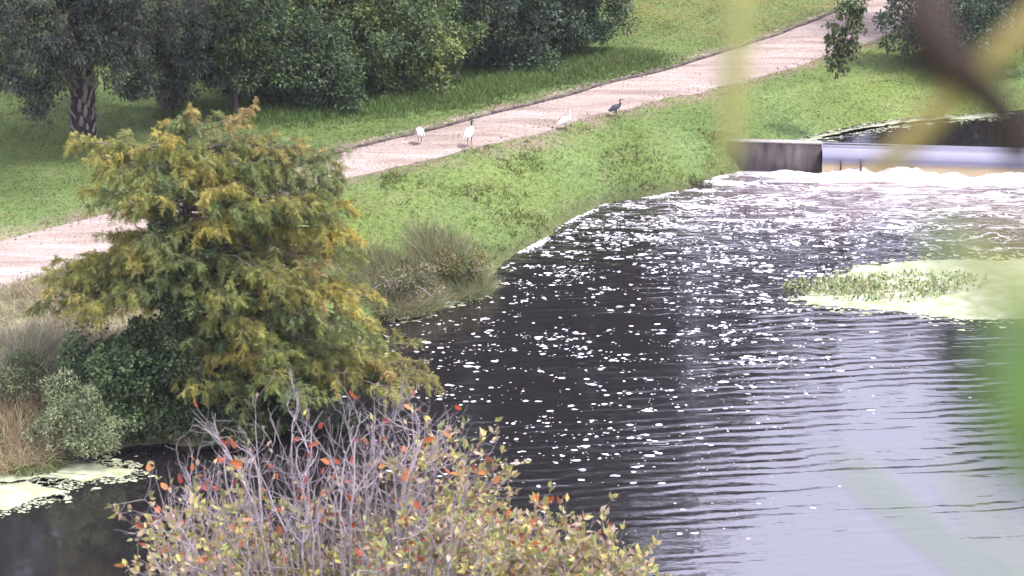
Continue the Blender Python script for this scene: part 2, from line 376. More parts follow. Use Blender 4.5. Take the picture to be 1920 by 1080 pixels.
# ------------------------------------------------------------------ water
def water_mat(name, pool_main=True):
    m, n, l, p, o = mat(name)
    geo = n.new('ShaderNodeNewGeometry'); sep = n.new('ShaderNodeSeparateXYZ'); l.new(geo.outputs['Position'], sep.inputs[0])
    X, Y = sep.outputs[0], sep.outputs[1]
    def M(op, a, b=None, c=None):
        q = n.new('ShaderNodeMath'); q.operation = op
        for i, v in enumerate((a, b, c)):
            if v is None: continue
            if isinstance(v, (int, float)): q.inputs[i].default_value = v
            else: l.new(v, q.inputs[i])
        return q.outputs[0]
    def ramp(v, a, b, lo=0., hi=1.):
        q = n.new('ShaderNodeMapRange'); q.interpolation_type = 'SMOOTHSTEP'; l.new(v, q.inputs[0])
        for i, x in zip((1, 2, 3, 4), (a, b, lo, hi)):
            if isinstance(x, (int, float)): q.inputs[i].default_value = x
            else: l.new(x, q.inputs[i])
        return q.outputs[0]
    def noise(scale, sx=1, sy=1, det=3, rough=.55, off=0):
        q = n.new('ShaderNodeMapping'); q.inputs['Scale'].default_value = (sx, sy, 1); q.inputs['Location'].default_value = (off, off*.7, 0)
        l.new(geo.outputs['Position'], q.inputs[0])
        t = n.new('ShaderNodeTexNoise'); t.inputs['Scale'].default_value = scale; t.inputs['Detail'].default_value = det; t.inputs['Roughness'].default_value = rough
        l.new(q.outputs[0], t.inputs[0]); return t.outputs[0]
    # ripple trains: two warped sine fans plus fine chop
    if pool_main:
        warp = noise(.35, 1, .6, 2); warp2 = noise(.9, .35, 1.0, 2, off=31)
        ph = M('ADD', M('MULTIPLY', X, -.17), Y)
        ph = M('ADD', ph, M('MULTIPLY', warp, .8)); ph2 = M('ADD', ph, M('MULTIPLY', warp2, .22))
        s1 = M('SINE', M('MULTIPLY', ph2, 2*math.pi/.47))
        s2 = M('SINE', M('MULTIPLY', M('ADD', M('ADD', M('MULTIPLY', X, -.11), Y), M('MULTIPLY', warp2, .8)), 2*math.pi/.34))
        am = ramp(noise(.6, .22, 1.3, 3, off=7), .38, .60, .12, 1)
        loc = M('MULTIPLY', ramp(X, -5.5, 2.5), M('MULTIPLY', ramp(Y, 45, 53, .25, 1), ramp(Y, 69, 62, .15, 1)))
        amp = M('MULTIPLY', am, loc)
        h = M('MULTIPLY', M('ADD', M('MULTIPLY', s1, .0048), M('MULTIPLY', s2, .0020)), amp)
        chopa = M('MULTIPLY', ramp(Y, 60, 76, .35, 2.4), ramp(X, -6.5, -2.5, .12, 1))
        ch = M('MULTIPLY', M('SUBTRACT', noise(2.4, .5, 1.25, 3, off=3), .5), .030)
        h = M('ADD', h, M('MULTIPLY', ch, chopa))
        big = M('MULTIPLY', M('SUBTRACT', noise(.7, .5, 1.2, 2, off=13), .5), M('MULTIPLY', ramp(Y, 66, 77), .22))
        h = M('ADD', h, big)
    else:
        h = M('MULTIPLY', noise(2.0, .5, 1.2, 3), .01)
    b = n.new('ShaderNodeBump'); b.inputs['Strength'].default_value = 1; b.inputs['Distance'].default_value = 1
    l.new(h, b.inputs['Height'])
    # water body: dark tea-coloured diffuse under a mirror
    body = n.new('ShaderNodeBsdfDiffuse'); body.inputs[0].default_value = (.012, .010, .012, 1)
    gl = n.new('ShaderNodeBsdfGlossy'); gl.inputs['Roughness'].default_value = .06; gl.inputs[0].default_value = (1, .985, 1, 1)
    l.new(b.outputs[0], gl.inputs['Normal'])
    fr = n.new('ShaderNodeFresnel'); fr.inputs[0].default_value = 2.85; l.new(b.outputs[0], fr.inputs['Normal'])
    ms = n.new('ShaderNodeMixShader'); l.new(fr.outputs[0], ms.inputs[0]); l.new(body.outputs[0], ms.inputs[1]); l.new(gl.outputs[0], ms.inputs[2])
    out = ms.outputs[0]
    if pool_main:
        # churned tan water below the weir
        Y = M('ADD', Y, M('MULTIPLY', M('MAXIMUM', M('SUBTRACT', X, 10.35), 0), .11))
        aer = M('MULTIPLY', ramp(Y, 70, 76.0), ramp(X, 3, 11)); aer = M('MULTIPLY', aer, ramp(noise(.5, .6, 1.4, 3, off=5), .3, .6, .3, .95))
        cm = n.new('ShaderNodeMix'); cm.data_type = 'RGBA'; l.new(aer, cm.inputs[0]); cm.inputs[6].default_value = (.012, .010, .012, 1); cm.inputs[7].default_value = (.20, .155, .16, 1)
        l.new(cm.outputs[2], body.inputs[0])
        # foam: a stretched net of lines that thins out away from the weir
        wv = n.new('ShaderNodeVectorMath'); wv.operation = 'ADD'
        nz3 = n.new('ShaderNodeTexNoise'); nz3.inputs['Scale'].default_value = .8; nz3.inputs['Detail'].default_value = 4; l.new(geo.outputs['Position'], nz3.inputs[0])
        sc3 = n.new('ShaderNodeVectorMath'); sc3.operation = 'SCALE'; sc3.inputs['Scale'].default_value = 2.6; l.new(nz3.outputs['Color'], sc3.inputs[0])
        l.new(geo.outputs['Position'], wv.inputs[0]); l.new(sc3.outputs[0], wv.inputs[1])
        def net(sx, sy, sc_):
            q = n.new('ShaderNodeMapping'); q.inputs['Scale'].default_value = (sx, sy, 1); q.inputs['Rotation'].default_value = (0, 0, .12); l.new(wv.outputs[0], q.inputs[0])
            vo = n.new('ShaderNodeTexVoronoi'); vo.feature = 'DISTANCE_TO_EDGE'; vo.inputs['Scale'].default_value = sc_; l.new(q.outputs[0], vo.inputs[0]); return vo.outputs[0]
        near = M('MULTIPLY', ramp(Y, 66.5, 77.5), ramp(X, .5, 6.5))
        wid = M('MULTIPLY', near, .125)
        f1 = ramp(net(.36, .95, .8), wid, 0.0)
        f2 = ramp(net(.5, 1.5, 1.7), M('MULTIPLY', wid, .8), 0.0)
        patch = ramp(noise(1.1, .4, 1.5, 5, .65, off=9), .42, .60)
        ff = M('MULTIPLY', M('MAXIMUM', f1, f2), M('ADD', M('MULTIPLY', patch, .85), M('MULTIPLY', ramp(Y, 76.5, 78), .35)))
        ff = M('MAXIMUM', ff, M('MULTIPLY', ramp(M('ADD', Y, M('MULTIPLY', noise(.9, .7, 1.6, 4, off=2), 1.6)), 78.1, 79.0), ramp(X, 6.5, 10)))
        ff = M('MINIMUM', M('MULTIPLY', ff, ramp(near, .02, .25)), 1)
        fo = n.new('ShaderNodeBsdfDiffuse'); fo.inputs[0].default_value = (.66, .62, .70, 1)
        m2 = n.new('ShaderNodeMixShader'); l.new(ff, m2.inputs[0]); l.new(out, m2.inputs[1]); l.new(fo.outputs[0], m2.inputs[2]); out = m2.outputs[0]
    l.new(out, o.inputs[0]); n.remove(p)
    return m
M_water = water_mat('creek_water'); M_upwater = water_mat('pond_water', False)
def sheet(name, x0, x1, y0, y1, z, m, label, nx=251, ny=20, skew=0):
    xs, ys = np.linspace(x0, x1, nx), np.linspace(y0, y1, ny); A, B = np.meshgrid(xs, ys)
    f_ = (B-y0)/(y1-y0) if skew > 0 else (y1-B)/(y1-y0)
    B = B+np.clip((10.35-A)*.11, -14.2, .35)*f_ if skew else B
    V = np.stack([A, B, np.full(A.shape, z)], -1).reshape(-1, 3); i = (np.arange(ny-1)[:, None]*nx+np.arange(nx-1)).ravel()
    return tag(mk(name, V, np.stack([i, i+1, i+1+nx, i+nx], 1), [m]), label, kind='structure')
sheet('water', -105, 145, 36, WY-.02, 0, M_water, 'dark rippled creek pool below the weir', skew=1)
sheet('upper_water', 8.2, 145, WY+.12, 112, UPZ, M_upwater, 'dark still pond held behind the weir', skew=-1)

# ------------------------------------------------------------------ weir
M_conc = noisemat('stained_concrete', (.030, .025, .028), (.11, .09, .09), 2.2, .85, .4, (1.6, 1, .35), detail=10)
M_cap = noisemat('pale_coping', (.20, .19, .17), (.36, .34, .31), 7, .85, .2)
wl_x0, wl_x1 = 7.35, 10.35
weir = thing('weir', 'dark concrete weir wall with pale coping across the creek', 'weir', (wl_x1, WY, 0))
def wpart(name, V, F, m):
    return mk(name, np.asarray(V)-np.array(weir.location), F, [m], parent=weir)
V, F = box((wl_x0+wl_x1)/2, WY+.03, .18, wl_x1-wl_x0, .28, 1.64); V[:, 1] += (wl_x1-V[:, 0])*.11; ww_ = wpart('wing_wall', V, F, M_conc)
V, F = box((wl_x0+wl_x1)/2, WY+.03, 1.028, wl_x1-wl_x0+.06, .34, .05); V[:, 1] += (wl_x1-V[:, 0])*.11; wpart('coping', V, F, M_cap).parent = ww_
V, F = box(wl_x1+25, WY+.17, .0, 50, .3, 1.3); V[:, 1] += (wl_x1-V[:, 0])*.11; wpart('sill', V, F, M_conc)
for sx_, h_ in ((.62, .20), (1.28, .24)):                                # dark posts that part the falling sheet
    V, F = box(wl_x1+sx_, WY-.45, .40, .05, .10, h_*1.8); V[:, 1] += (wl_x1-V[:, 0])*.11; wpart('post', V, F, M_conc)
V, F = tube([(wl_x1+.08, WY+.16, .95), (wl_x1+2.4, WY-.08, .95)], .025, 6); wpart('rail', V, F, M_conc)
# the falling water: smooth rounded crest tinted like reflected sky, then a tan sheet
xs = np.linspace(wl_x1+.02, 60, 420)
prof = [(WY+.75, .853), (WY+.2, .853), (WY-.02, .857), (WY-.14, .83), (WY-.25, .76), (WY-.32, .66), (WY-.34, .57), (WY-.32, .48), (WY-.285, .42), (WY-.30, .35), (WY-.36, .18), (WY-.42, -.05)]
prof = np.array(prof)
A = np.zeros((len(xs), len(prof), 3)); A[..., 0] = xs[:, None]; A[..., 1] = prof[None, :, 0]; A[..., 2] = prof[None, :, 1]
A[..., 1] += ((wl_x1-xs)*.11)[:, None]
wob = (fbm(xs*3.0, xs*0+2, 3)-.5)
A[:, 8:, 1] += wob[:, None]*np.linspace(0, .12, len(prof)-8)[None, :]
mfall, n, l, p, o = mat('falling_water')
geo = n.new('ShaderNodeNewGeometry'); sep = n.new('ShaderNodeSeparateXYZ'); l.new(geo.outputs[0], sep.inputs[0])
mp = n.new('ShaderNodeMapping'); mp.inputs['Scale'].default_value = (5, 1, .6); l.new(geo.outputs[0], mp.inputs[0])
nz = n.new('ShaderNodeTexNoise'); nz.inputs['Scale'].default_value = 1.5; nz.inputs['Detail'].default_value = 4; l.new(mp.outputs[0], nz.inputs[0])
ad = n.new('ShaderNodeMath'); ad.operation = 'MULTIPLY_ADD'; l.new(nz.outputs[0], ad.inputs[0]); ad.inputs[1].default_value = .06; l.new(sep.outputs[2], ad.inputs[2])
mr = n.new('ShaderNodeMapRange'); mr.inputs[1].default_value = .40; mr.inputs[2].default_value = .50; l.new(ad.outputs[0], mr.inputs[0])
cm = n.new('ShaderNodeMix'); cm.data_type = 'RGBA'; l.new(mr.outputs[0], cm.inputs[0]); cm.inputs[6].default_value = (.33, .255, .15, 1); cm.inputs[7].default_value = (.21, .205, .27, 1)  # lavender on the crest is sky reflection put into the base colour
l.new(cm.outputs[2], p.inputs['Base Color']); p.inputs['Roughness'].default_value = .12; p.inputs['IOR'].default_value = 1.5
b = n.new('ShaderNodeBump'); b.inputs['Distance'].default_value = .02; b.inputs['Strength'].default_value = .6; l.new(nz.outputs[0], b.inputs['Height']); l.new(b.outputs[0], p.inputs['Normal'])
kk = len(prof); ii = (np.arange(len(xs)-1)[:, None]*kk+np.arange(kk-1)[None, :]).ravel()
tag(mk('falling_water', A.reshape(-1, 3), np.stack([ii, ii+1, ii+1+kk, ii+kk], 1), [mfall], smooth=True), 'smooth sheet of water curling over the weir', kind='structure')

# froth heaped where the sheet lands
M_foam, n, l, p, o = mat('foam'); p.inputs['Base Color'].default_value = (.72, .69, .77, 1); p.inputs['Roughness'].default_value = .7
nz = n.new('ShaderNodeTexNoise'); nz.inputs['Scale'].default_value = 18; g_ = n.new('ShaderNodeNewGeometry'); l.new(g_.outputs[0], nz.inputs[0])
b = n.new('ShaderNodeBump'); b.inputs['Distance'].default_value = .05; l.new(nz.outputs[0], b.inputs['Height']); l.new(b.outputs[0], p.inputs['Normal'])
fx, fy = np.arange(7.6, 40, .07), np.linspace(WY-1.15, WY-.3, 26)
A, B = np.meshgrid(fx, fy)
t = (B-fy[0])/(fy[-1]-fy[0]); lump = fbm(A*1.1, B*2.2, 5); fine = fbm(A*4+3, B*5, 3)
amp_ = np.where(A < 10.3, .55, 1)*np.clip((A-7.6)/1.5, 0, 1)
prof_ = np.clip(t/.55, 0, 1)**1.2
zf = (prof_*(.02+.33*np.clip(lump-.28, 0, 1)*1.5)+.16*(fine-.5)*prof_)*amp_-.05*(1-t)*(1.3-lump)
spur = np.exp(-((A-12.95)/.55)**2)*np.clip(t-.3, 0, 1)*.30
zf = zf+spur+.05*prof_*amp_-.035
V = np.stack([A, B+np.minimum(.2, (wl_x1-A)*.11), zf], -1).reshape(-1, 3); nn = len(fx); ii = (np.arange(len(fy)-1)[:, None]*nn+np.arange(nn-1)).ravel()
tag(mk('froth', V, np.stack([ii, ii+1, ii+1+nn, ii+nn], 1), [M_foam], smooth=True), 'white froth boiling at the foot of the weir', 'foam', kind='stuff')

# drifting foam flecks
def gauss(u, v, cu, cv, su, sv): return np.exp(-((u-cu)/su)**2-((v-cv)/sv)**2)
cand = np.column_stack([rng.uniform(-6, 17, 60000), rng.uniform(48, 78, 60000), np.zeros(60000)])
u, v = proj(cand)
dn = .62*gauss(u, v, 1260, 435, 230, 50)+.55*gauss(u, v, 1500, 470, 170, 60)+.42*gauss(u, v, 1080, 500, 170, 70)+.22*gauss(u, v, 900, 640, 150, 70)+.55*gauss(u, v, 1420, 590, 110, 90)+.26*gauss(u, v, 1250, 670, 260, 80)\
    + .16*gauss(u, v, 1000, 760, 240, 100)+.10*gauss(u, v, 1100, 880, 250, 120)+.3*gauss(u, v, 950, 520, 50, 25)
cl = .5*fbm(cand[:, 0]*.6, cand[:, 1]*2.2, 4)+.5*fbm(cand[:, 0]*2.2+7, cand[:, 1]*3.6, 3)
keep = (rng.random(len(cand)) < dn*np.clip((cl-.47)*11, 0.015, 1)*1.25) & (sdist(cand[:, 0], cand[:, 1], pool) < -.25)
cand = cand[keep]
sh = resample(np.array([at(*q)[:2] for q in pool_px[1:10]]), 900); tsh = unit(np.gradient(sh, axis=0))    # foam caught along the bank
shn = np.stack([-tsh[:, 1], tsh[:, 0]], 1)*(np.abs(rng.normal(size=(900, 1)))*.14+.03)
sh2 = np.concatenate([sh+shn, sh-shn]); sh2 = sh2[(sdist(sh2[:, 0], sh2[:, 1], pool) < -.02) & (fbm(sh2[:, 0]*1.2, sh2[:, 1]*1.2, 2)+.3*rng.random(len(sh2)) > .76)]
cand = np.concatenate([cand, np.column_stack([sh2, np.zeros(len(sh2))])]); n_ = len(cand)
uk, vk = proj(cand)
r = .012+.055*rng.random(n_)**3.6+.008*(vk < 520)*rng.random(n_)
k = 8; th = np.arange(k)*2*math.pi/k
rad = r[:, None]*(.5+.9*rng.random((n_, k)))
ex = 1+1.3*rng.random((n_, 1))**2
V = np.zeros((n_, k+1, 3)); V[:, :k, 0] = rad*np.cos(th)*ex; V[:, :k, 1] = rad*np.sin(th)*.95; V[:, :k, 2] = .003
V[:, k, 2] = .003+r*.35
V += cand[:, None, :]
b_ = np.arange(n_)[:, None]*(k+1)
F = np.concatenate([b_+[j, (j+1) % k, k] for j in range(k)])
tag(mk('foam_flecks', V.reshape(-1, 3), F, [M_foam], smooth=True), 'white flecks of foam drifting on the dark water', 'foam', kind='stuff')

# ------------------------------------------------------------------ duckweed mats
M_weed = noisemat('duckweed', (.21, .235, .125), (.40, .41, .315), 2.2, .75, .6, detail=12)
def sgn_(R):
    a_ = np.sum(R[:, 0]*np.roll(R[:, 1], -1)-np.roll(R[:, 0], -1)*R[:, 1]); return 1.0 if a_ > 0 else -1.0
def mat_patch(name, outline, z, label, cat='duckweed', ragged=.35, n=420, fringe=2.2):
    P = np.array([at(u_, v_, z)[:2] for u_, v_ in outline]); P = np.concatenate([P, P[:1]])
    R = resample(P, n+1)[:-1]
    T = unit(np.roll(R, -1, 0)-np.roll(R, 1, 0)); N_ = np.stack([T[:, 1], -T[:, 0]], 1)
    s_ = np.arange(n)
    R = R+N_*((fbm(R[:, 0]*2.2+z*9, R[:, 1]*3.5, 4)-.5)*2*ragged)[:, None]
    c = R.mean(0)
    V = [np.column_stack([c+(R-c)*f, np.full(n, z+h)]) for f, h in ((1, -.012), (.99, .010), (.7, .014), (.35, .014))]
    V = np.concatenate(V+[np.array([[c[0], c[1], z+.014]])])
    j = np.arange(n); j2 = (j+1) % n
    F = [np.concatenate([np.stack([j+n*a, j2+n*a, j2+n*(a+1), j+n*(a+1)], 1) for a in range(3)]), np.stack([j+3*n, j2+3*n, np.full(n, 4*n)], 1)]
    nf = int(n*fringe); kf = rng.integers(0, n, nf)
    off = np.abs(rng.normal(size=nf))*ragged*1.1-.05; q = R[kf]+N_[kf]*off[:, None]*sgn_(R)+rng.normal(size=(nf, 2))*.06
    rr_ = (.015+.075*rng.random(nf)**2.5)[:, None]*(.5+.9*rng.random((nf, 6))); th6 = np.arange(6)*math.pi/3
    Vf = np.zeros((nf, 6, 3)); Vf[..., 0] = q[:, :1]+rr_*np.cos(th6)*1.4; Vf[..., 1] = q[:, 1:]+rr_*np.sin(th6); Vf[..., 2] = z+.006
    F.append(np.arange(nf*6).reshape(nf, 6)+len(V)); V = np.concatenate([V, Vf.reshape(-1, 3)])
    V = V-np.array([c[0], c[1], z])
    return tag(mk(name, V, F, [M_weed], loc=(c[0], c[1], z)), label, cat)
mat_patch('duckweed_mat', [(-120, 868), (0, 866), (90, 862), (150, 868), (258, 880), (225, 893), (160, 900), (60, 897), (0, 903), (-120, 905)], 0, 'pale duckweed mat along the grassy bank at lower left', ragged=.22)
mat_patch('duckweed_mat', [(-120, 905), (0, 908), (50, 905), (122, 922), (70, 935), (20, 953), (-120, 958)], 0, 'smaller pale duckweed tongue in open water at the left edge', ragged=.2)
mat_patch('duckweed_mat', [(760, 575), (800, 560), (845, 546), (883, 553), (860, 566), (800, 577), (745, 582)], 0, 'small pale duckweed patch beside the reedy mound', ragged=.12)
mat_patch('duckweed_mat', [(735, 588), (800, 583), (790, 594), (745, 600)], 0, 'thin duckweed streak just below the reedy mound', ragged=.1)
mat_patch('duckweed_mat', [(650, 632), (690, 628), (720, 636), (690, 646), (655, 645)], 0, 'duckweed patch touching the right side of the cypress', ragged=.1)
mat_patch('duckweed_mat', [(1490, 556), (1560, 520), (1600, 500), (1720, 490), (1830, 488), (2000, 484), (2300, 480), (2300, 590), (1960, 602), (1800, 598), (1740, 588), (1690, 582), (1580, 578), (1510, 572)], 0, 'broad pale weed bed in the pool at the right edge', ragged=.35)
mat_patch('duckweed_mat', [(1475, 270), (1520, 259), (1600, 243), (1660, 231), (1720, 224), (1790, 220), (1870, 212), (1875, 216), (1790, 224), (1700, 228), (1640, 238), (1560, 249), (1500, 265)], UPZ, 'pale scum line along the grassy shore of the upper pond', ragged=.28, fringe=3)

# ------------------------------------------------------------------ lawn grass
def grass_field(name, label, n_, region, hgt, wid, thin=None, colour=None, per=3, lean=.55):
    x = rng.uniform(region[0], region[1], n_); y = rng.uniform(region[2], region[3], n_)
    z = ground(x, y); u_, v_ = proj(np.column_stack([x, y, z]))
    ok = (u_ > -80) & (u_ < 2000) & (v_ > -60) & (v_ < 1150)
    ok &= (sdist(x, y, path_poly) > .05-.30*rng.random(n_)**3*(fbm(x*1.5, y*1.5, 2) > .45)) & (sdist(x, y, pool) > .03) & (sdist(x, y, upper) > .05) & (z > .02)
    if thin is not None: ok &= rng.random(n_) < thin(x, y)
    x, y, z = x[ok], y[ok], z[ok]; m_ = len(x)
    c0 = grass_colour(x, y) if colour is None else colour(x, y)
    mb = MB()
    hs = hgt(x, y)
    for k in range(per):
        P = np.column_stack([x+rng.normal(size=m_)*.05, y+rng.normal(size=m_)*.05, z-.01])
        D = np.column_stack([rng.normal(size=(m_, 2))*lean, np.ones(m_)])
        L = hs*(.6+.7*rng.random(m_))
        V, F = blades(P, D, L, wid*(.7+.6*rng.random(m_)), .5)
        c = np.clip(c0*(1+rng.normal(size=(m_, 1))*.22)*(1+rng.normal(size=(m_, 3))*.06)*1.12, .01, .9)
        mb.add(V, F, np.repeat(c, 5, 0))
    o_ = mb.build(name, M_grass); tag(o_, label, 'grass', kind='stuff'); return o_
grass_field('lawn_grass', 'short mown grass on the banks and lawn', 98000, (-21, 23, 50, 101), lambda x, y: .05+.06*fbm(x*.9, y*.9, 3), .022)
hedge_line = np.array([at(u_, v_, LAND)[:2] for u_, v_ in [(380, 215), (560, 215), (700, 200), (860, 182), (960, 155), (1080, 135), (1180, 112)]])
def near_hedge(x, y):
    d = np.full(x.shape, 1e9)
    for A_, B_ in zip(hedge_line[:-1], hedge_line[1:]):
        e_ = B_-A_; t_ = np.clip(((x-A_[0])*e_[0]+(y-A_[1])*e_[1])/(e_@e_), 0, 1)
        d = np.minimum(d, np.hypot(x-A_[0]-e_[0]*t_, y-A_[1]-e_[1]*t_))
    return d
grass_field('tall_grass', 'taller unmown grass along the foot of the hedge', 52000, (-12, 7, 74, 92), lambda x, y: .10+.26*np.clip(1.3-near_hedge(x, y)/1.6, 0, 1), .024,
            lambda x, y: np.clip(1.4-near_hedge(x, y)/1.7, 0, 1), lambda x, y: np.stack([.085+.03*fbm(x, y, 3), .135+.03*fbm(x+5, y, 3), .045+0*x], -1), 3, .3)
grass_field('bank_weeds', 'coarse weeds on the steep bank near the weir', 16000, (-4, 8.5, 62, 79), lambda x, y: .10+.14*fbm(x*1.5, y*1.5, 2), .035,
            lambda x, y: np.clip((fbm(x*.55+4, y*.55+2, 3)-.5)*5, 0, 1)*(sdist(x, y, pool) < 4.5), lambda x, y: np.stack([.10+.07*fbm(x*3, y*3, 2), .145+.04*fbm(x, y, 3), .05+0*x], -1), 3, .8)
grass_field('straw_grass', 'dry straw-coloured grass on the left bank', 26000, (-19, -5.5, 50, 66), lambda x, y: .18+.35*fbm(x*.7, y*.7, 3), .02,
            lambda x, y: np.clip((64.0-y+2*fbm(x, y, 2))/3, 0, 1)*np.clip(fbm(x*.8+3, y*.8, 3)*2-.45, 0, 1), lambda x, y: np.array([.27, .24, .16])+np.stack([.10, .05, .02], -1)*(fbm(x*.6, y*.6, 3)-.5)[..., None], 3, .7)

# ------------------------------------------------------------------ foliage builders
def clump_crown(mb, c, rad, nc, per, cr, L, pal, shell=.55, droop=.2, seed=0, zmin=None, lumps=.33, W=.5, up=.55):
    r_ = np.random.default_rng(seed); c = np.asarray(c, float); rad = np.asarray(rad, float); pal = np.asarray(pal, float)
    d = unit(r_.normal(size=(nc, 3)))
    rr = 1-shell*r_.random(nc)**1.7
    lob = 1+lumps*np.sin(d[:, 0]*5+seed)*np.cos(d[:, 1]*4+seed*2)+lumps*.6*np.sin(d[:, 2]*7+seed*3)
    cc = c+d*rr[:, None]*lob[:, None]*rad
    if zmin is not None: cc[:, 2] = np.maximum(cc[:, 2], zmin+r_.random(nc)*.4)
    pc = pal[r_.integers(0, len(pal), nc)]*(1+r_.normal(size=(nc, 1))*.13)
    N_ = nc*per; idx = np.repeat(np.arange(nc), per)
    ld = unit(r_.normal(size=(N_, 3))+np.array([0, 0, .35])+d[idx]*.5)
    crs = cr*(.6+.8*r_.random(nc))
    P = cc[idx]+ld*(crs[idx]*(.45+.6*r_.random(N_)))[:, None]*np.array([1, 1, .8])
    if zmin is not None: P[:, 2] = np.maximum(P[:, 2], zmin+r_.random(N_)*.2-.05)
    D = unit(ld+r_.normal(size=(N_, 3))*.7-np.array([0, 0, droop]))
    Nn = unit(ld*.6+np.array([0, 0, up])+r_.normal(size=(N_, 3))*.4)
    LL = L*(.6+.8*r_.random(N_))
    V, F = leaves(P, D, Nn, LL, LL*W)
    cl = np.clip(pc[idx]*(1+r_.normal(size=(N_, 1))*.2)*(1+r_.normal(size=(N_, 3))*.06), .006, .9)
    mb.add(V, F, np.repeat(cl, 4, 0))
    return cc
def bez(a, b, sag, n=8):
    t = np.linspace(0, 1, n)[:, None]; a = np.asarray(a, float); b = np.asarray(b, float)
    return a*(1-t)+b*t+np.array([0, 0, 1])*(4*t*(1-t))*sag
def limbs_to(mb, root, targets, r0, k=5, sag=.1):
    for t_ in targets:
        P = bez(root, t_, sag*np.linalg.norm(t_-root)); P[1:-1] += rng.normal(size=(len(P)-2, 3))*.03*np.linalg.norm(t_-root)
        V, F = tube(P, np.linspace(r0, r0*.2, len(P)), k); mb.add(V, F)

# hedge shrubs along the path
def shrub(name, label, cat, u_, v_, rx, ry, h, nc, per, cr, L, pal, seed, group=None, zoff=0, stems=6, **kw):
    b_ = at(u_, v_, LAND); b_[2] = gz(b_[0], b_[1]); t_ = thing(name, label, cat, b_, group)
    mb = MB(); cc = clump_crown(mb, b_+[0, 0, h*.5+zoff], (rx, ry, h*.52), nc, per, cr, L, pal, seed=seed, zmin=b_[2]+.12, **kw)
    mb.build('foliage', M_leaf, t_, b_)
    ms = MB(); sel = cc[np.random.default_rng(seed).integers(0, len(cc), stems*3)]
    for i_ in range(stems):
        root = b_+[rng.normal()*.25, rng.normal()*.25, -.1]
        limbs_to(ms, root, sel[i_*3:i_*3+3], .05)
    ms.build('stems', M_bark, t_, b_)
    return t_
G_dark = [tuple(1.6*q for q in c) for c in [(.030, .050, .026), (.042, .064, .036), (.052, .076, .040), (.036, .055, .036)]]
G_mid = [tuple(1.6*q for q in c) for c in [(.060, .090, .034), (.075, .104, .040), (.050, .080, .034), (.092, .118, .046)]]
G_yel = [tuple(1.62*q for q in c) for c in [(.12, .13, .036), (.095, .112, .036), (.15, .145, .045), (.080, .10, .034)]]
G_blue = [tuple(1.6*q for q in c) for c in [(.040, .058, .044), (.052, .072, .052), (.034, .050, .040), (.066, .084, .054)]]
shrub('evergreen_shrub', 'dark shrub with a bare dark stem left of the hedge', 'shrub', 480, 196, 1.5, 1.4, 4.6, 150, 70, .42, .15, G_dark+G_mid[:1], 11)
shrub('evergreen_shrub', 'yellowish green shrub at the tall brown trunk', 'shrub', 575, 172, 1.9, 1.5, 6.2, 190, 80, .45, .15, G_mid+G_yel[:2], 12)
shrub('evergreen_shrub', 'large bright green shrub, widest of the hedge, behind the two leftmost birds', 'shrub', 735, 172, 2.7, 1.9, 4.0, 300, 90, .46, .15, G_mid+G_dark[2:3]+G_yel[1:2], 13)
shrub('evergreen_shrub', 'yellow green bushy tree rising behind the widest shrub', 'shrub', 690, 118, 2.4, 1.6, 6.2, 200, 80, .5, .16, G_yel+G_mid, 14)
shrub('evergreen_shrub', 'dark blue green shrub in the middle of the hedge', 'shrub', 935, 128, 2.5, 1.8, 5.6, 280, 90, .48, .15, G_blue+G_dark, 15)
shrub('evergreen_shrub', 'dark shrub ending the hedge beside the open grassy rise', 'shrub', 1050, 100, 2.0, 1.6, 4.2, 230, 90, .46, .15, G_blue+G_mid[2:3]+G_dark, 16)
shrub('evergreen_shrub', 'low dark understorey shrub below the yellowish green one', 'shrub', 600, 205, 1.5, 1.0, 2.6, 110, 80, .4, .14, G_dark+G_mid[:1], 17)
shrub('evergreen_shrub', 'dark shrub at the upper right beyond the pond', 'shrub', 1790, 122, 2.4, 1.6, 3.6, 190, 80, .48, .16, G_blue+G_dark, 18)
shrub('evergreen_shrub', 'dark shrub behind the reddish trunks at the upper right corner', 'shrub', 1900, 60, 2.2, 1.5, 4.5, 150, 80, .5, .16, G_blue+G_dark, 19)

# thin trunk tree beside the hedge
b_ = at(441, 219, LAND); b_[2] = gz(*b_[:2]); t_ = thing('young_tree', 'young tree with a thin dark trunk left of the hedge', 'tree', b_)
mb = MB(); V, F = tube([b_-[0, 0, .2], b_+[.02, 0, .5], b_+[-.04, 0, 1.2], b_+[.1, .1, 3.0]], [.15, .11, .10, .06], 8); mb.add(V, F); mb.build('trunk', M_bark, t_, b_, True)
mb = MB(); clump_crown(mb, b_+[0.1, .1, 2.7], (1.1, 1.0, 1.6), 80, 80, .38, .15, G_dark+G_mid[:2], seed=21); mb.build('crown', M_leaf, t_, b_)

# ------------------------------------------------------------------ cabbage palm
b_ = at(158, 266, LAND); b_[2] = gz(*b_[:2])
palm = thing('cabbage_palm', 'cabbage palm whose thick trunk is clad in old leaf bases', 'palm', b_)
H_ = 6.4
zz = np.linspace(-.2, H_, 22); core = np.column_stack([b_[0]+.10*(zz/H_)**2*2+zz*.02, np.full(22, b_[1]), b_[2]+zz])
V, F = tube(core, 0.38+.05*np.exp(-np.clip(zz, 0, 9)*1.5), 14); mk('trunk', V-b_, F, [M_palmcore], smooth=True, parent=palm, loc=(0, 0, 0)); ptrunk = bpy.data.objects[[c.name for c in palm.children][0]]
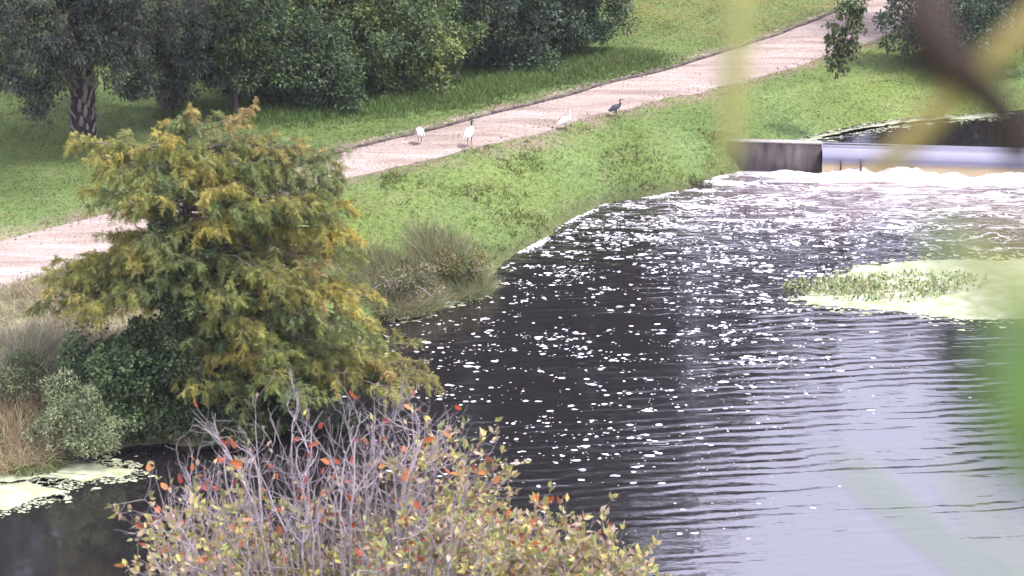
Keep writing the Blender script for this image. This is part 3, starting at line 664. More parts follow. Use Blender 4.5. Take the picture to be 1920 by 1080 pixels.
# one split leaf base: a tapering curved tongue
bt = []
for i_, tt in enumerate(np.linspace(0, 1, 5)):
    wd = .115*(1-.62*tt); th_ = .030*(1-.5*tt); out_ = .02+.24*tt**1.35; up_ = .50*tt
    bt += [(-wd, out_, up_), (-wd*.5, out_+th_*1.3, up_-.01), (wd*.5, out_+th_*1.3, up_-.01), (wd, out_, up_), (0, out_-th_, up_+.015)]
bt = np.array(bt); fb = []
for i_ in range(4):
    for j in range(5): fb.append((i_*5+j, i_*5+(j+1) % 5, i_*5+5+(j+1) % 5, i_*5+5+j))
me_boot = mk('boot', bt, [np.array(fb), np.array([[20, 21, 22, 23, 24]])], [M_boot], link=False)
nb = 150
for i_ in range(nb):
    z_ = -.05+i_/nb*(H_-.7); a_ = i_*2.39996+random.uniform(-.15, .15)
    o_ = link_mesh('boot', me_boot, ptrunk)
    cx = np.interp(z_, zz, core[:, 0])-b_[0]
    o_.location = (cx-math.sin(a_)*.33, math.cos(a_)*.33, z_); s_ = random.uniform(.62, .95)
    o_.rotation_euler = (random.uniform(-.15, .12), random.uniform(-.35, .35), a_); o_.scale = (s_, s_, s_*random.uniform(.75, 1.15))
mb = MB()
for i_ in range(18):                                     # costapalmate fronds
    a_ = i_*2.39996; el = random.uniform(-.5, 1.0); d_ = np.array([math.cos(a_)*math.cos(el), math.sin(a_)*math.cos(el), math.sin(el)])
    root = core[-1]; tip = root+d_*1.3; V, F = tube(bez(root, tip, .1, 6), .02, 4); mb.add(V, F, (.10, .12, .05))
    nl = 26; sidev = unit(np.cross(d_, [0, 0, 1.]))
    an = np.linspace(-2.0, 2.0, nl)[:, None]
    D = unit(np.cos(an)*d_+np.sin(an)*sidev-np.array([0, 0, .25])); V, F = leaves(np.repeat(tip[None], nl, 0), D, np.tile([0, 0, 1.], (nl, 1)), .95, .07, .1)
    mb.add(V, F, np.repeat(jit((.06, .085, .035), nl), 4, 0))
mb.build('fronds', M_leaf, palm, b_)

# ------------------------------------------------------------------ live oaks
def oak(label, base, h, spread, nclump, seed, pal, lows=(), trunk_r=.28, group=None, crown_c=None, per=80, L=.14, name='live_oak'):
    b_ = np.array([base[0], base[1], gz(base[0], base[1])]); t_ = thing(name, label, 'tree', b_, group)
    mt = MB(); P = np.array([b_-[0, 0, .3], b_+[.05, 0, 1.0], b_+[-.1, .1, 2.2], b_+[.1, .1, h*.5]]); V, F = tube(P, [trunk_r*1.3, trunk_r, trunk_r*.85, trunk_r*.5], 10); mt.add(V, F)
    ml = MB(); c_ = b_+np.array([0, 0, h*.62]) if crown_c is None else np.array(crown_c)
    cc = clump_crown(ml, c_, (spread, spread*.85, h*.40), nclump, per, .55, L, pal, seed=seed, droop=.5, lumps=.2)
    r_ = np.random.default_rng(seed)
    for (lx, ly, lz, rr, n_) in lows:                         # drooping sprays that hang low
        e_ = np.array([lx, ly, lz])
        cl_ = clump_crown(ml, e_, (rr, rr*.8, rr*1.2), n_, 70, .32, L, pal, seed=abs(int(seed+lx*10+lz*7)), droop=1.1, W=.42)
        V, F = tube(bez(P[-2], e_, .9), np.linspace(.07, .015, 8), 5); mt.add(V, F)
        limbs_to(mt, e_, cl_[:4], .02)
    limbs_to(mt, P[-1], cc[r_.integers(0, len(cc), 16)], trunk_r*.3)
    mt.build('trunk', M_bark, t_, b_, True); ml.build('crown', M_leaf, t_, b_)
    return t_
G_oak = [tuple(1.4*q for q in c) for c in [(.046, .056, .046), (.060, .070, .056), (.078, .090, .062), (.038, .046, .040), (.10, .112, .072)]]
b1 = at(318, 206, LAND)
lows = []
for (u_, v_, y_, rr, n_) in [(60, 120, 72.5, .85, 34), (150, 70, 73, .95, 44), (235, 55, 73.5, .95, 44), (45, 40, 72, 1.0, 44), (70, 195, 73, .42, 16), (110, 150, 73, .5, 20),
                             (250, 130, 75, .6, 22), (265, 160, 75.5, .42, 14), (315, 100, 77, .8, 46), (318, 155, 77.5, .5, 26), (345, 60, 77, .9, 46), (195, 105, 73, .6, 24), (0, 130, 74, .7, 26),
                             (375, 120, 78.5, .7, 34), (400, 60, 79, 1.0, 46), (20, 0, 73, 1.1, 46), (160, -10, 74, 1.2, 50), (290, 0, 75, 1.2, 50)]:
    q_ = aty(u_, v_, y_); lows.append((q_[0], q_[1], q_[2], rr, n_))
oak('spreading live oak drooping over the thick palm trunk at upper left', b1[:2], 10.0, 8.3, 760, 31, G_oak, lows, .30, crown_c=(b1[0]-.6, b1[1]-4.6, 11.0))  # crown widened and set forward, above the view, to shade the left lawn
oak('second live oak reaching in at the top left corner', (-21.5, 80.0), 13, 5.2, 300, 33, G_oak, (), .3, per=60, L=.18)
# tall pines and oaks beyond the top of the view: they shade the lawn and darken the water with their reflection
def pine(label, x, y, h, seed, r=.26, group=None, base_frac=.55):
    r_ = np.random.default_rng(seed); b_ = np.array([x, y, gz(x, y)]); t_ = thing('pine_tree', label, 'tree', b_, group)
    z_ = np.linspace(-.3, h, 14); P = np.column_stack([x+np.cumsum(r_.normal(size=14))*.06, y+np.cumsum(r_.normal(size=14))*.06, b_[2]+z_])
    mt = MB(); V, F = tube(P, np.linspace(r*1.15, r*.25, 14), 10); mt.add(V, F)
    ml = MB()
    for i_ in range(26):
        f_ = base_frac+(1-base_frac)*r_.random(); a_ = r_.random()*6.28; ln = (1-f_)*4.2+.9
        s_ = np.array([np.interp(f_*h, z_, P[:, k_]) for k_ in range(3)]); e_ = s_+np.array([math.cos(a_)*ln, math.sin(a_)*ln, .25*ln])
        V, F = tube(bez(s_, e_, -.1*ln, 6), np.linspace(.06, .015, 6), 5); mt.add(V, F)
        for c_ in (e_, (e_*.65+s_*.35)):
            clump_crown(ml, c_, (.6, .6, .4), 6, 26, .3, .30, [(.045, .062, .03), (.06, .078, .036)], seed=int(seed*97+i_), W=.12)
    mt.build('trunk', M_barkred, t_, b_, True); ml.build('crown', M_leaf, t_, b_); return t_
pine('tall pine trunk rising above the hedge near the top edge', aty(592, 40, 86)[0], 86.0, 25, 41, .30)
pb = at(1885, 62, LAND); pine('reddish brown pine trunk in the upper right corner, left of the pair', pb[0], pb[1], 12.0, 42, .20)
pb = at(1908, 66, LAND); pine('reddish brown pine trunk in the upper right corner, right of the pair', pb[0], pb[1]+.3, 12.5, 43, .22)
gm_ = 'trees beyond the lawn, mirrored in the pool'
lab_p = 'tall pine beyond the lawn, seen only mirrored in the dark pool'; lab_o = 'broad oak beyond the lawn, seen only mirrored in the dark pool'
def copy_tree(src, x, y, rz, s, group):
    c = src.copy(); col.objects.link(c); c.location = (x, y, gz(x, y)); c.rotation_euler = (0, 0, rz); c.scale = (s, s, s); c['group'] = group
    for ch in src.children:
        d = ch.copy(); col.objects.link(d); d.parent = c
    return c
op = oak(lab_o, (1.2, 100), 22, 5.0, 330, 51, G_dark+G_blue, (), .4, gm_, per=45, L=.36, name='oak_tree')
for x_, y_, s_ in ((-6.5, 99, 1.0), (7.3, 104, .86), (12.4, 106, .76), (17.0, 107, .64), (-12.5, 94, 1.15), (-19.5, 92, 1.25), (4.0, 99.5, 1.2), (-2.6, 98.5, 1.2)):
    copy_tree(op, x_, y_, random.random()*6, s_, gm_)
pp_ = pine(lab_p, .3, 99.0, 34, 52, .5, gm_, .74)
for x_, y_, s_ in ((-3.2, 101, 1.0), (2.8, 99.5, .95), (5.2, 101, 1.05), (-5.8, 99, .93), (-9.5, 102, 1.0), (4.2, 103, 1.0)):
    copy_tree(pp_, x_, y_, random.random()*6, s_, gm_)
# the oak at right with one limb hanging into view
b2 = at(1990, 80, LAND)
ro = oak('oak whose leafy bough hangs in over the path at upper right', (b2[0], b2[1]), 8, 3.2, 110, 61, [(.05, .075, .035), (.075, .105, .045)], (), .3, crown_c=(b2[0]-.5, b2[1]+1, 8.0), per=50, L=.2, name='overhanging_oak')
mt, ml = MB(), MB()
root = np.array([b2[0], b2[1], 5.5]); q1 = aty(1640, -70, 80); q2 = aty(1600, -10, 79.5); q3 = aty(1585, 70, 79.3); q4 = aty(1572, 135, 79.2)
Pb = np.concatenate([bez(root, q1, .8, 7), [q2, (q2+q3)/2, q3, (q3+q4)/2, q4]])
V, F = tube(Pb, np.linspace(.09, .012, len(Pb)), 6); mt.add(V, F)
for i_, (u_, v_, rr, n_) in enumerate([(1605, -5, .30, 9), (1590, 25, .40, 14), (1598, 48, .32, 12), (1572, 62, .36, 13), (1592, 80, .30, 11), (1565, 92, .28, 9), (1583, 104, .30, 10), (1560, 118, .16, 4), (1575, 128, .14, 4), (1610, 15, .3, 8)]):
    c_ = aty(u_, v_, 79.3); cc = clump_crown(ml, c_, (rr, rr, rr*1.1), n_, 26, .16, .15, [(.085, .115, .045), (.11, .14, .055), (.065, .095, .04), (.13, .145, .06)], seed=600+i_, droop=1.2, W=.5)
    limbs_to(mt, Pb[7+min(4, i_//2)], cc[:2], .012)
mt.build('bough', M_bark, ro, b2*[1, 1, 0]+[0, 0, ro.location[2]], True); ml.build('bough_foliage', M_leaf, ro, b2*[1, 1, 0]+[0, 0, ro.location[2]])

# ------------------------------------------------------------------ the young bald cypress
base = at(362, 778, 0.25); base[2] = gz(*base[:2]); YC = base[1]
cyp = thing('bald_cypress', 'feathery bald cypress turning gold and rust beside the water', 'tree', base)
HT = aty(345, 203, YC)[2]-base[2]-.15
zz = np.linspace(-.3, HT, 16); tr = np.column_stack([base[0]+(zz/HT)*(aty(345, 203, YC)[0]-base[0])+np.sin(zz*1.3)*.05, YC+np.sin(zz*.9)*.06, base[2]+zz])
mt = MB(); V, F = tube(tr, np.linspace(.20, .018, 16)+.10*np.exp(-np.clip(zz, 0, 9)*2), 10); mt.add(V, F)
ext = np.array([(0, .8, 5.6), (.8, 1.0, 5.7), (1.6, 1.6, 5.3), (2.4, 3.2, 4.5), (3.2, 3.4, 4.3), (3.9, 1.9, 4.2), (4.6, 1.7, 4.2), (5.2, 2.6, 4.1), (5.7, 2.9, 4.0), (6.0, 2.7, 3.6), (6.3, 1.2, 1.5), (6.8, .65, .7), (HT, .15, .15)])
sprays_P, sprays_D, sprays_L, sprays_C = [], [], [], []
pal_c = 2.75*np.array([(.082, .090, .026), (.105, .100, .028), (.140, .125, .036), (.165, .138, .034), (.135, .100, .040), (.062, .082, .032), (.070, .088, .040), (.120, .110, .030)])
pal_g = 1.85*np.array([(.095, .125, .048), (.12, .142, .046), (.080, .115, .058), (.14, .155, .045)])
rc = np.random.default_rng(77)
nl_ = 80
limb_list = []
for i_ in range(nl_):
    f_ = .05+.94*(i_/nl_)**.95; z_ = f_*HT*.97; a_ = i_*2.39996+rc.normal()*.25; cx = math.cos(a_)
    if abs(cx) < .45 and f_ > .72: continue
    if cx < -.15 and z_ < 2.2: z_ = 2.2+1.0*rc.random()
    el, er = np.interp(z_, ext[:, 0], ext[:, 1]), np.interp(z_, ext[:, 0], ext[:, 2])
    side = er if cx > 0 else el; dep_ = (el+er)/2*(.70-.30*f_)
    ln = math.hypot(side*cx, dep_*math.sin(a_))*(.95*(.62+.43*rc.random()))
    s_ = np.array([np.interp(z_, zz, tr[:, k]) for k in range(3)])
    e_ = s_+np.array([cx*ln, math.sin(a_)*ln, (.15-.13*f_)*ln*(.4+1.1*rc.random())-.08*ln])
    if f_ > .93: e_[2] = s_[2]+.35*ln
    limb_list.append((s_, e_, f_))
# the long shelves of the upper crown and the low skirt over the water
for (u_, v_, dy_, z_) in [(135, 258, .1, 5.6), (170, 300, -.6, 5.2), (640, 290, -.3, 5.5), (562, 275, .2, 5.8), (600, 290, .5, 5.5), (640, 335, -.9, 4.9), (175, 360, .6, 4.6), (480, 262, .2, 6.0), (230, 280, .2, 6.0), (330, 235, .0, 6.7), (372, 238, 0, 6.7), (345, 222, 0, 7.1), (352, 212, 0, 7.2),
                          (790, 715, -.4, 1.0), (755, 655, .6, 1.4), (740, 740, -1.2, .8), (90, 575, .2, 3.0), (110, 520, .6, 3.6), (650, 480, .5, 3.9), (600, 500, -1.2, 3.6), (690, 630, -.2, 2.2), (420, 560, -2.2, 3.0), (430, 790, -1.6, .7), (520, 700, -2.0, 1.7), (620, 610, -1.6, 2.4), (240, 470, -1.6, 4.2), (500, 400, -1.6, 4.6), (560, 760, -1.4, 1.0), (470, 750, -2.1, 1.3), (650, 700, -1.5, 1.4), (380, 720, -2.0, 1.6), (690, 690, .2, 1.5), (610, 660, .8, 1.9), (640, 560, -.6, 3.0), (540, 520, -1.9, 3.2), (340, 500, -1.9, 3.6), (655, 390, .2, 4.6), (668, 445, -.5, 4.2), (672, 540, .2, 3.4), (682, 600, .5, 2.6), (600, 360, -.7, 5.0), (560, 330, .6, 5.3), (620, 420, -1.0, 4.4), (800, 735, -.3, .9), (725, 690, -.8, 1.3), (755, 765, -.9, .6), (640, 640, -1.4, 2.0), (325, 345, -1.2, 5.5), (375, 320, -1.1, 5.8), (290, 375, -1.3, 5.1), (415, 355, -1.4, 5.2), (350, 300, -.8, 6.2)]:
    e_ = aty(u_, v_, YC+dy_); s_ = np.array([np.interp(z_, zz, tr[:, k]) for k in range(3)]); limb_list.append((s_, e_, z_/HT))
for s_, e_, f_ in limb_list:
    ln = np.linalg.norm(e_-s_)
    if ln < .05: continue
    e_[2] = max(e_[2], base[2]+.45)
    n_p = 9; t = np.linspace(0, 1, n_p)[:, None]
    P = s_*(1-t)+e_*t; P[:, 2] += (np.sin(t[:, 0]*math.pi)*.06*ln); P[1:-1] += rc.normal(size=(n_p-2, 3))*.025*ln
    V, F = tube(P, np.linspace(.012+.010*ln, .005, n_p), 5); mt.add(V, F)
    lc = pal_c[rc.integers(0, len(pal_c))]*(.9+.2*rc.random())
    ntw = int(6+ln*4.6); dens = .65+.65*rc.random()
    for j in range(ntw):
        q = .14+.86*(j+rc.random())/ntw; p_ = np.array([np.interp(q, t[:, 0], P[:, k]) for k in range(3)])
        ax = unit(e_-s_); sd_ = unit(np.cross(ax, [0, 0, 1.]))*(1 if j % 2 else -1)
        tl = (.25+.70*(1-abs(q-.55)))*(.4+.7*rc.random())*min(1, .35+ln*.3)
        td = unit(ax*(.55+.3*rc.random())+sd_*(.75+.3*rc.normal())+np.array([0, 0, rc.normal()*.28-.02]))
        te = p_+td*tl+np.array([0, 0, -.12*tl]); TP = bez(p_, te, .10*tl, 5)
        V, F = tube(TP, np.linspace(.009, .003, 5), 3); mt.add(V, F)
        if rc.random() < .06: continue                       # a dead twig
        nsp = int((7+tl*34)*dens)
        qq = rc.random(nsp)**.75; pos = np.stack([np.interp(qq, np.linspace(0, 1, 5), TP[:, k]) for k in range(3)], 1)
        dd = unit(td*.6+rc.normal(size=(nsp, 3))*.62+np.array([0, 0, -.30]))
        sprays_P.append(pos); sprays_D.append(dd); sprays_L.append(.10+.15*rc.random(nsp))
        gold = np.clip(q*1.0-.30+.55*(f_-.5)+.14*rc.normal()+(lc[0]-.16)*1.5, 0, 1)
        tc_ = pal_g[rc.integers(0, len(pal_g))]*(1-gold)+(lc*.75+pal_c[rc.integers(0, len(pal_c))]*.25)*gold
        cc_ = tc_*(1+rc.normal(size=(nsp, 1))*.20)
        sprays_C.append(cc_)
mt.build('trunk', noisemat('cypress_bark', (.07, .055, .052), (.20, .16, .155), 7, .9, .6, (1, 1, .3)), cyp, base, True)
SP, SD, SL, SC = np.concatenate(sprays_P), np.concatenate(sprays_D), np.concatenate(sprays_L), np.concatenate(sprays_C)
ns = len(SP); mb = MB()
SN = unit(np.cross(SD, unit(rc.normal(size=(ns, 3))*.9+np.array([0, 0, 1.])))); 
SN = unit(np.cross(SN, SD))
nlf = 7
for k in range(nlf):
    f_ = (k+.5)/nlf
    ax = SP+SD*(SL*f_)[:, None]+np.array([0, 0, -1.])*(SL*.35*f_*f_)[:, None]
    for sg in (-1, 1):
        S_ = np.cross(SD, SN)*sg
        D = unit(S_*.9+SD*.75-np.array([0, 0, .35])+rc.normal(size=(ns, 3))*.30); Lf = SL*.50*(1-.55*abs(f_-.35))
        Wv = np.cross(D, SN)*.0088
        V = np.stack([ax-Wv, ax+Wv, ax+D*Lf[:, None]], 1).reshape(-1, 3)
        c = np.clip(SC*(1+rc.normal(size=(ns, 1))*.10), .01, .8)
        mb.add(V, (np.arange(ns)[:, None]*3+[0, 1, 2]), np.repeat(c, 3, 0))
mb.build('crown', M_cyp, cyp, base)

# vine tangle at the cypress's left foot and other bank plants
def bank_plant(name, label, cat, u_, v_, rx, ry, h, nc, per, cr, L, pal, seed, W=.6, z0=0.0, **kw):
    b_ = at_g(u_, v_); t_ = thing(name, label, cat, b_)
    mb = MB(); cc = clump_crown(mb, b_+[0, 0, h*.45], (rx, ry, h*.55), nc, per, cr, L, pal, seed=seed, zmin=b_[2]+.05, W=W, **kw)
    mb.build('foliage', M_leaf, t_, b_); ms = MB(); limbs_to(ms, b_-[0, 0, .1], cc[:16], .02, 4); ms.build('stems', M_bark, t_, b_); return t_
bank_plant('vine_tangle', 'dark green leafy vine tangle at the left foot of the cypress', 'vine', 245, 806, 1.6, .9, 2.6, 190, 90, .3, .10, [(.07, .115, .05), (.10, .15, .06), (.08, .13, .055), (.15, .19, .085)], 71, .7)
bank_plant('vine_tangle', 'green vine growing against the cypress trunk', 'vine', 350, 800, 1.0, .6, 5.0, 120, 80, .3, .10, [(.07, .11, .05), (.095, .135, .06), (.065, .10, .05)], 72, .7)
bank_plant('vine_tangle', 'shadowed vine growth under the right side of the cypress', 'vine', 540, 792, 1.9, .9, 1.7, 120, 80, .3, .10, [(.06, .10, .05), (.085, .125, .06), (.11, .145, .085)], 73, .7)
bank_plant('willow_shrub', 'soft grey green shrub on the bank left of the cypress', 'shrub', 150, 845, .95, .7, 1.7, 110, 110, .26, .085, [(.22, .26, .14), (.26, .29, .16), (.18, .22, .11)], 74, .28, droop=.1)
bank_plant('vine_tangle', 'green creepers trailing to the dark water below the leafy vine', 'vine', 270, 822, 1.2, .5, .8, 70, 80, .25, .09, [(.09, .13, .06), (.13, .17, .08), (.18, .19, .10)], 76, .7)
bank_plant('vine_tangle', 'low creepers at the waterline under the front of the cypress', 'vine', 395, 828, 1.3, .5, .6, 70, 80, .22, .09, [(.09, .13, .06), (.13, .17, .08), (.18, .19, .10)], 78, .7)
bank_plant('willow_shrub', 'pale leafy weeds near the left edge above the duckweed', 'shrub', 40, 742, .9, .7, 1.0, 60, 80, .25, .09, [(.11, .135, .065), (.15, .165, .085)], 75, .4)

def grass_clump(name, label, u_, v_, r, h, n_, c, seed, lean=.5, w_=.014, z0=.3, extra=None):
    b_ = at_g(u_, v_); t_ = thing(name, label, 'grass clump', b_)
    rr = r*np.sqrt(rng.random(n_)); an = rng.random(n_)*6.28
    x = b_[0]+rr*np.cos(an); y = b_[1]+rr*np.sin(an); z = np.maximum(ground(x, y), -.05)
    D = np.column_stack([np.cos(an)*lean*rr/r+rng.normal(size=n_)*.22, np.sin(an)*lean*rr/r+rng.normal(size=n_)*.22, np.ones(n_)])
    c = np.asarray(c, float); ci = c[rng.integers(0, len(c), n_)]
    V, F = blades(np.column_stack([x, y, z]), D, h*(.45+.65*rng.random(n_)), w_*(.7+.6*rng.random(n_)), .55)
    mb = MB(); mb.add(V, F, np.repeat(jit(ci, n_), 5, 0)); mb.build('blades', M_grass, t_, b_)['kind'] = 'stuff'
    if extra: 
        m2 = MB(); clump_crown(m2, b_+[0, 0, extra[0]], extra[1], extra[2], 60, .2, .075, extra[3], seed=seed, zmin=b_[2]+.02, W=.5); m2.build('creepers', M_leaf, t_, b_)
    return t_
TAN = [(.32, .26, .17), (.38, .32, .21), (.27, .25, .13), (.29, .21, .15)]; GRN = [(.16, .20, .085), (.19, .22, .095), (.13, .18, .08), (.25, .24, .13)]
grass_clump('cordgrass_clump', 'tall tan cordgrass tuft on the bank right of the cypress', 836, 480, 1.0, 1.1, 1500, TAN[:3]+GRN+GRN, 81, .75, .012, .55)
grass_clump('cordgrass_clump', 'low green and yellow tussock at the water edge below the tall tan tuft', 850, 520, 1.05, .75, 3000, GRN+TAN[:1], 82, .9, .014, .1, (.3, (1.1, .7, .35), 70, [(.16, .16, .05), (.11, .13, .05), (.20, .15, .05), (.22, .20, .13)]))
grass_clump('cordgrass_clump', 'bushy mound with pale seed heads overhanging the dark inlet', 745, 560, 1.15, .95, 3600, GRN+TAN, 83, .9, .014, .1, (.42, (1.15, .8, .42), 90, [(.13, .14, .06), (.17, .16, .09), (.10, .12, .05), (.24, .22, .15)]))
grass_clump('cordgrass_clump', 'straw tussock on the bank nearest the cypress on its right', 690, 520, 1.3, .7, 1800, GRN+GRN+TAN[:1], 84, .7, .014, .6)
grass_clump('cordgrass_clump', 'rusty dry grass tuft at the left edge above the duckweed', 20, 828, 1.0, .9, 2600, [(.42, .30, .20), (.46, .37, .24), (.34, .32, .17)], 85, .9, .013, .2)
grass_clump('cordgrass_clump', 'bright green reeds at the left edge touching the duckweed', 60, 862, .9, .45, 2200, [(.11, .16, .05), (.13, .17, .065)], 86, .5, .014, .05)
grass_clump('cordgrass_clump', 'faded brown grass tuft at the left edge above the rusty one', 30, 690, 1.3, .9, 2600, [(.38, .32, .25), (.34, .32, .22), (.30, .32, .18)], 87, .8, .013, .6)
grass_clump('weed_clump', 'dark weeds where the bank meets the white water', 1312, 347, .35, .3, 300, [(.10, .10, .045), (.075, .06, .05), (.12, .13, .06)], 88, .8, .02, .1)
grass_clump('weed_clump', 'leafy weeds on the slope above the pool', 1210, 330, 1.5, .15, 600, [(.11, .13, .055), (.10, .09, .05), (.14, .17, .065)], 89, 1.0, .03, .7)
# plants growing out of the right-hand weed bed
for (u_, v_, r_, h_, n_, lab) in [(1560, 540, .75, .22, 420, 'green sprouts at the tip of the weed bed'), (1645, 545, 1.1, .26, 560, 'green sprouts in the middle of the weed bed'), (1735, 532, 1.0, .22, 420, 'green sprouts toward the right of the weed bed')]:
    b_ = at(u_, v_, 0); t_ = thing('water_plant', lab, 'water plant', b_); mb = MB()
    rr = r_*np.sqrt(rng.random(n_)); an = rng.random(n_)*6.28; P = np.column_stack([b_[0]+rr*np.cos(an)*1.9, b_[1]+rr*np.sin(an), np.full(n_, .0)+rng.random(n_)*h_*.4])
    V, F = leaves(P, unit(rng.normal(size=(n_, 3))*.6+[0, 0, .8]), rdir(n_), .13*(.6+.8*rng.random(n_)), .07); mb.add(V, F, np.repeat(jit([.27, .31, .15], n_, .35, .12), 4, 0))
    mb.build('foliage', M_leaf, t_, b_)
for (p0, p1, lab) in [((640, 580), (745, 520), 'bleached dead stick leaning over the inlet right of the cypress'), ((760, 530), (810, 556), 'short bleached stick on the bushy mound')]:
    A_, B_ = at(*p0, .45), at(*p1, .85); V, F = tube(bez(A_, B_, .08, 7), np.linspace(.022, .010, 7), 6)
    tag(mk('dead_stick', V-A_, F, [M_twig], loc=tuple(A_)), lab, 'stick')

# ------------------------------------------------------------------ birds
def loft(mb_parts, P, RX, RZ, k=12):
    """tube with elliptical rings, closed ends"""
    P = np.asarray(P, float); T = unit(np.gradient(P, axis=0)); side = unit(np.cross(T, np.array([0, 0, 1.])+T[:, :]*0+np.array([.0, 0, 0])))
    bad = np.abs(T[:, 2]) > .97; side[bad] = (0, -1, 0) if True else 0
    side = np.where((side[:, 1:2] > 0), -side, side)
    upv = np.cross(side, T); th = np.arange(k)*2*math.pi/k
    V = (P[:, None, :]+np.cos(th)[None, :, None]*side[:, None, :]*np.asarray(RX)[:, None, None]+np.sin(th)[None, :, None]*upv[:, None, :]*np.asarray(RZ)[:, None, None]).reshape(-1, 3)
    n_ = len(P); i = np.arange(n_-1)[:, None]*k; j = np.arange(k)[None, :]
    F = np.stack([i+j, i+(j+1) % k, i+k+(j+1) % k, i+k+j], -1).reshape(-1, 4)
    mb_parts.add(V, F); mb_parts.add(V[:k], [list(range(k))[::-1]]); mb_parts.add(V[-k:], [list(range(k))])
def bird(label, cat, u_, v_, rz, size, pose, cols_, name):
    b_ = at_g(u_, v_); b_[2] = gz(b_[0], b_[1])+(.03 if sdist(np.array([b_[0]]), np.array([b_[1]]), path_poly)[0] < 0 else 0)
    root = thing(name, label, cat, b_); root.rotation_euler = (0, 0, rz); root.scale = (size,)*3
    body_c, head_c, wing_c, leg_c, bill_c = cols_
    mb_ = MB(); sp, rx, rz_ = pose['body']; loft(mb_, sp, rx, rz_)
    for L_ in pose['legs']:
        loft(mb_, L_, [.028, .020, .012, .010, .011, .010][:len(L_)], [.028, .020, .012, .010, .011, .010][:len(L_)], 8)
        f_ = np.array(L_[-1])
        for a_ in (-.5, 0, .5, math.pi):
            V, F = tube([f_+[0, 0, .006], f_+[.04*math.cos(a_), .04*math.sin(a_), .006], f_+[.075*math.cos(a_), .075*math.sin(a_), .004]], [.008, .006, .003], 6); mb_.add(V, F)
    hz, lz = pose['head_z'], pose['leg_z']
    m, n, l, p, o = mat('plumage_'+name)
    tc = n.new('ShaderNodeTexCoord'); sp_ = n.new('ShaderNodeSeparateXYZ'); l.new(tc.outputs['Object'], sp_.inputs[0])
    nz = n.new('ShaderNodeTexNoise'); nz.inputs['Scale'].default_value = 25; l.new(tc.outputs['Object'], nz.inputs[0])
    def sw(prev, colr, lo, hi):
        r_ = n.new('ShaderNodeMapRange'); r_.inputs[1].default_value = lo; r_.inputs[2].default_value = hi; l.new(sp_.outputs[2], r_.inputs[0])
        q = n.new('ShaderNodeMix'); q.data_type = 'RGBA'; l.new(r_.outputs[0], q.inputs[0])
        if isinstance(prev, tuple): q.inputs[6].default_value = (*prev, 1)
        else: l.new(prev, q.inputs[6])
        q.inputs[7].default_value = (*colr, 1); return q.outputs[2]
    c_ = sw(leg_c, body_c, lz-.02, lz+.01); c_ = sw(c_, head_c, hz-.015, hz+.015)
    l.new(c_, p.inputs['Base Color']); p.inputs['Roughness'].default_value = .75; p.inputs['Specular IOR Level'].default_value = .2
    bp = n.new('ShaderNodeBump'); bp.inputs['Distance'].default_value = .01; bp.inputs['Strength'].default_value = .4; l.new(nz.outputs[0], bp.inputs['Height']); l.new(bp.outputs[0], p.inputs['Normal'])
    V = np.concatenate(mb_.V); o_ = mk('body', V, [np.concatenate(f) for f in mb_.F.values()], [m], smooth=True, parent=root)
    rm = o_.modifiers.new('remesh', 'REMESH'); rm.mode = 'VOXEL'; rm.voxel_size = .0075; rm.use_smooth_shade = True
    for sg in (-1, 1):                                           # folded wings
        mw = MB(); wp = np.array(pose['wing']); wp = wp+np.array([0, sg*pose['wy'], 0]); loft(mw, wp, [.012, .03, .035, .028, .008], [.02, .085, .095, .06, .012], 10)
        mw.build('wing', plain('wing_'+name, wing_c, .7) if sg < 0 else bpy.data.materials['wing_'+name], root, smooth=True)
    mb2 = MB(); V, F = tube(pose['bill'], np.linspace(.016, .003, len(pose['bill'])), 8); mb2.add(V, F); mb2.build('bill', plain('bill_'+name, bill_c, .5), o_, smooth=True)
    V, F = box(0, 0, 0, 1, 1, 1)
    ex_, ey_, ez_ = pose['eye']
    for sg in (-1, 1):
        V, F = tube([(ex_, sg*(ey_-.006), ez_), (ex_, sg*ey_, ez_), (ex_, sg*(ey_+.004), ez_)], [.004, .008, .003], 8); me_ = MB(); me_.add(V, F)
        me_.build('eye', bpy.data.materials.get('eye') or plain('eye', (.01, .01, .01), .2, .6), o_, smooth=True)
    return root
# bodies face local +X
def legs(x0, z0, foot=((.0, .07), (.05, -.07))):
    L_ = []
    for dx, dy in foot:
        L_.append([(x0, dy*.7, z0+.06), (x0+.03, dy*.8, z0-.04), (x0-.01, dy, z0*.52), (x0-.01+dx*.3, dy, z0*.45), (x0+dx, dy, .03), (x0+dx, dy, .008)])
    return L_
pose_up = dict(body=([(-.30, 0, .40), (-.24, 0, .43), (-.10, 0, .48), (.06, 0, .54), (.16, 0, .585), (.20, 0, .64), (.185, 0, .71), (.18, 0, .78), (.20, 0, .835), (.235, 0, .86), (.27, 0, .855)],
                     [.02, .06, .115, .125, .09, .052, .036, .032, .034, .036, .014], [.012, .05, .115, .13, .10, .055, .038, .032, .036, .036, .014]),
               legs=legs(-.02, .40), head_z=.70, leg_z=.37, wing=[(.12, 0, .58), (.05, 0, .57), (-.08, 0, .51), (-.22, 0, .44), (-.36, 0, .385)], wy=.10,
               bill=[(.26, 0, .855), (.33, 0, .835), (.40, 0, .80), (.455, 0, .755)], eye=(.235, .034, .866))
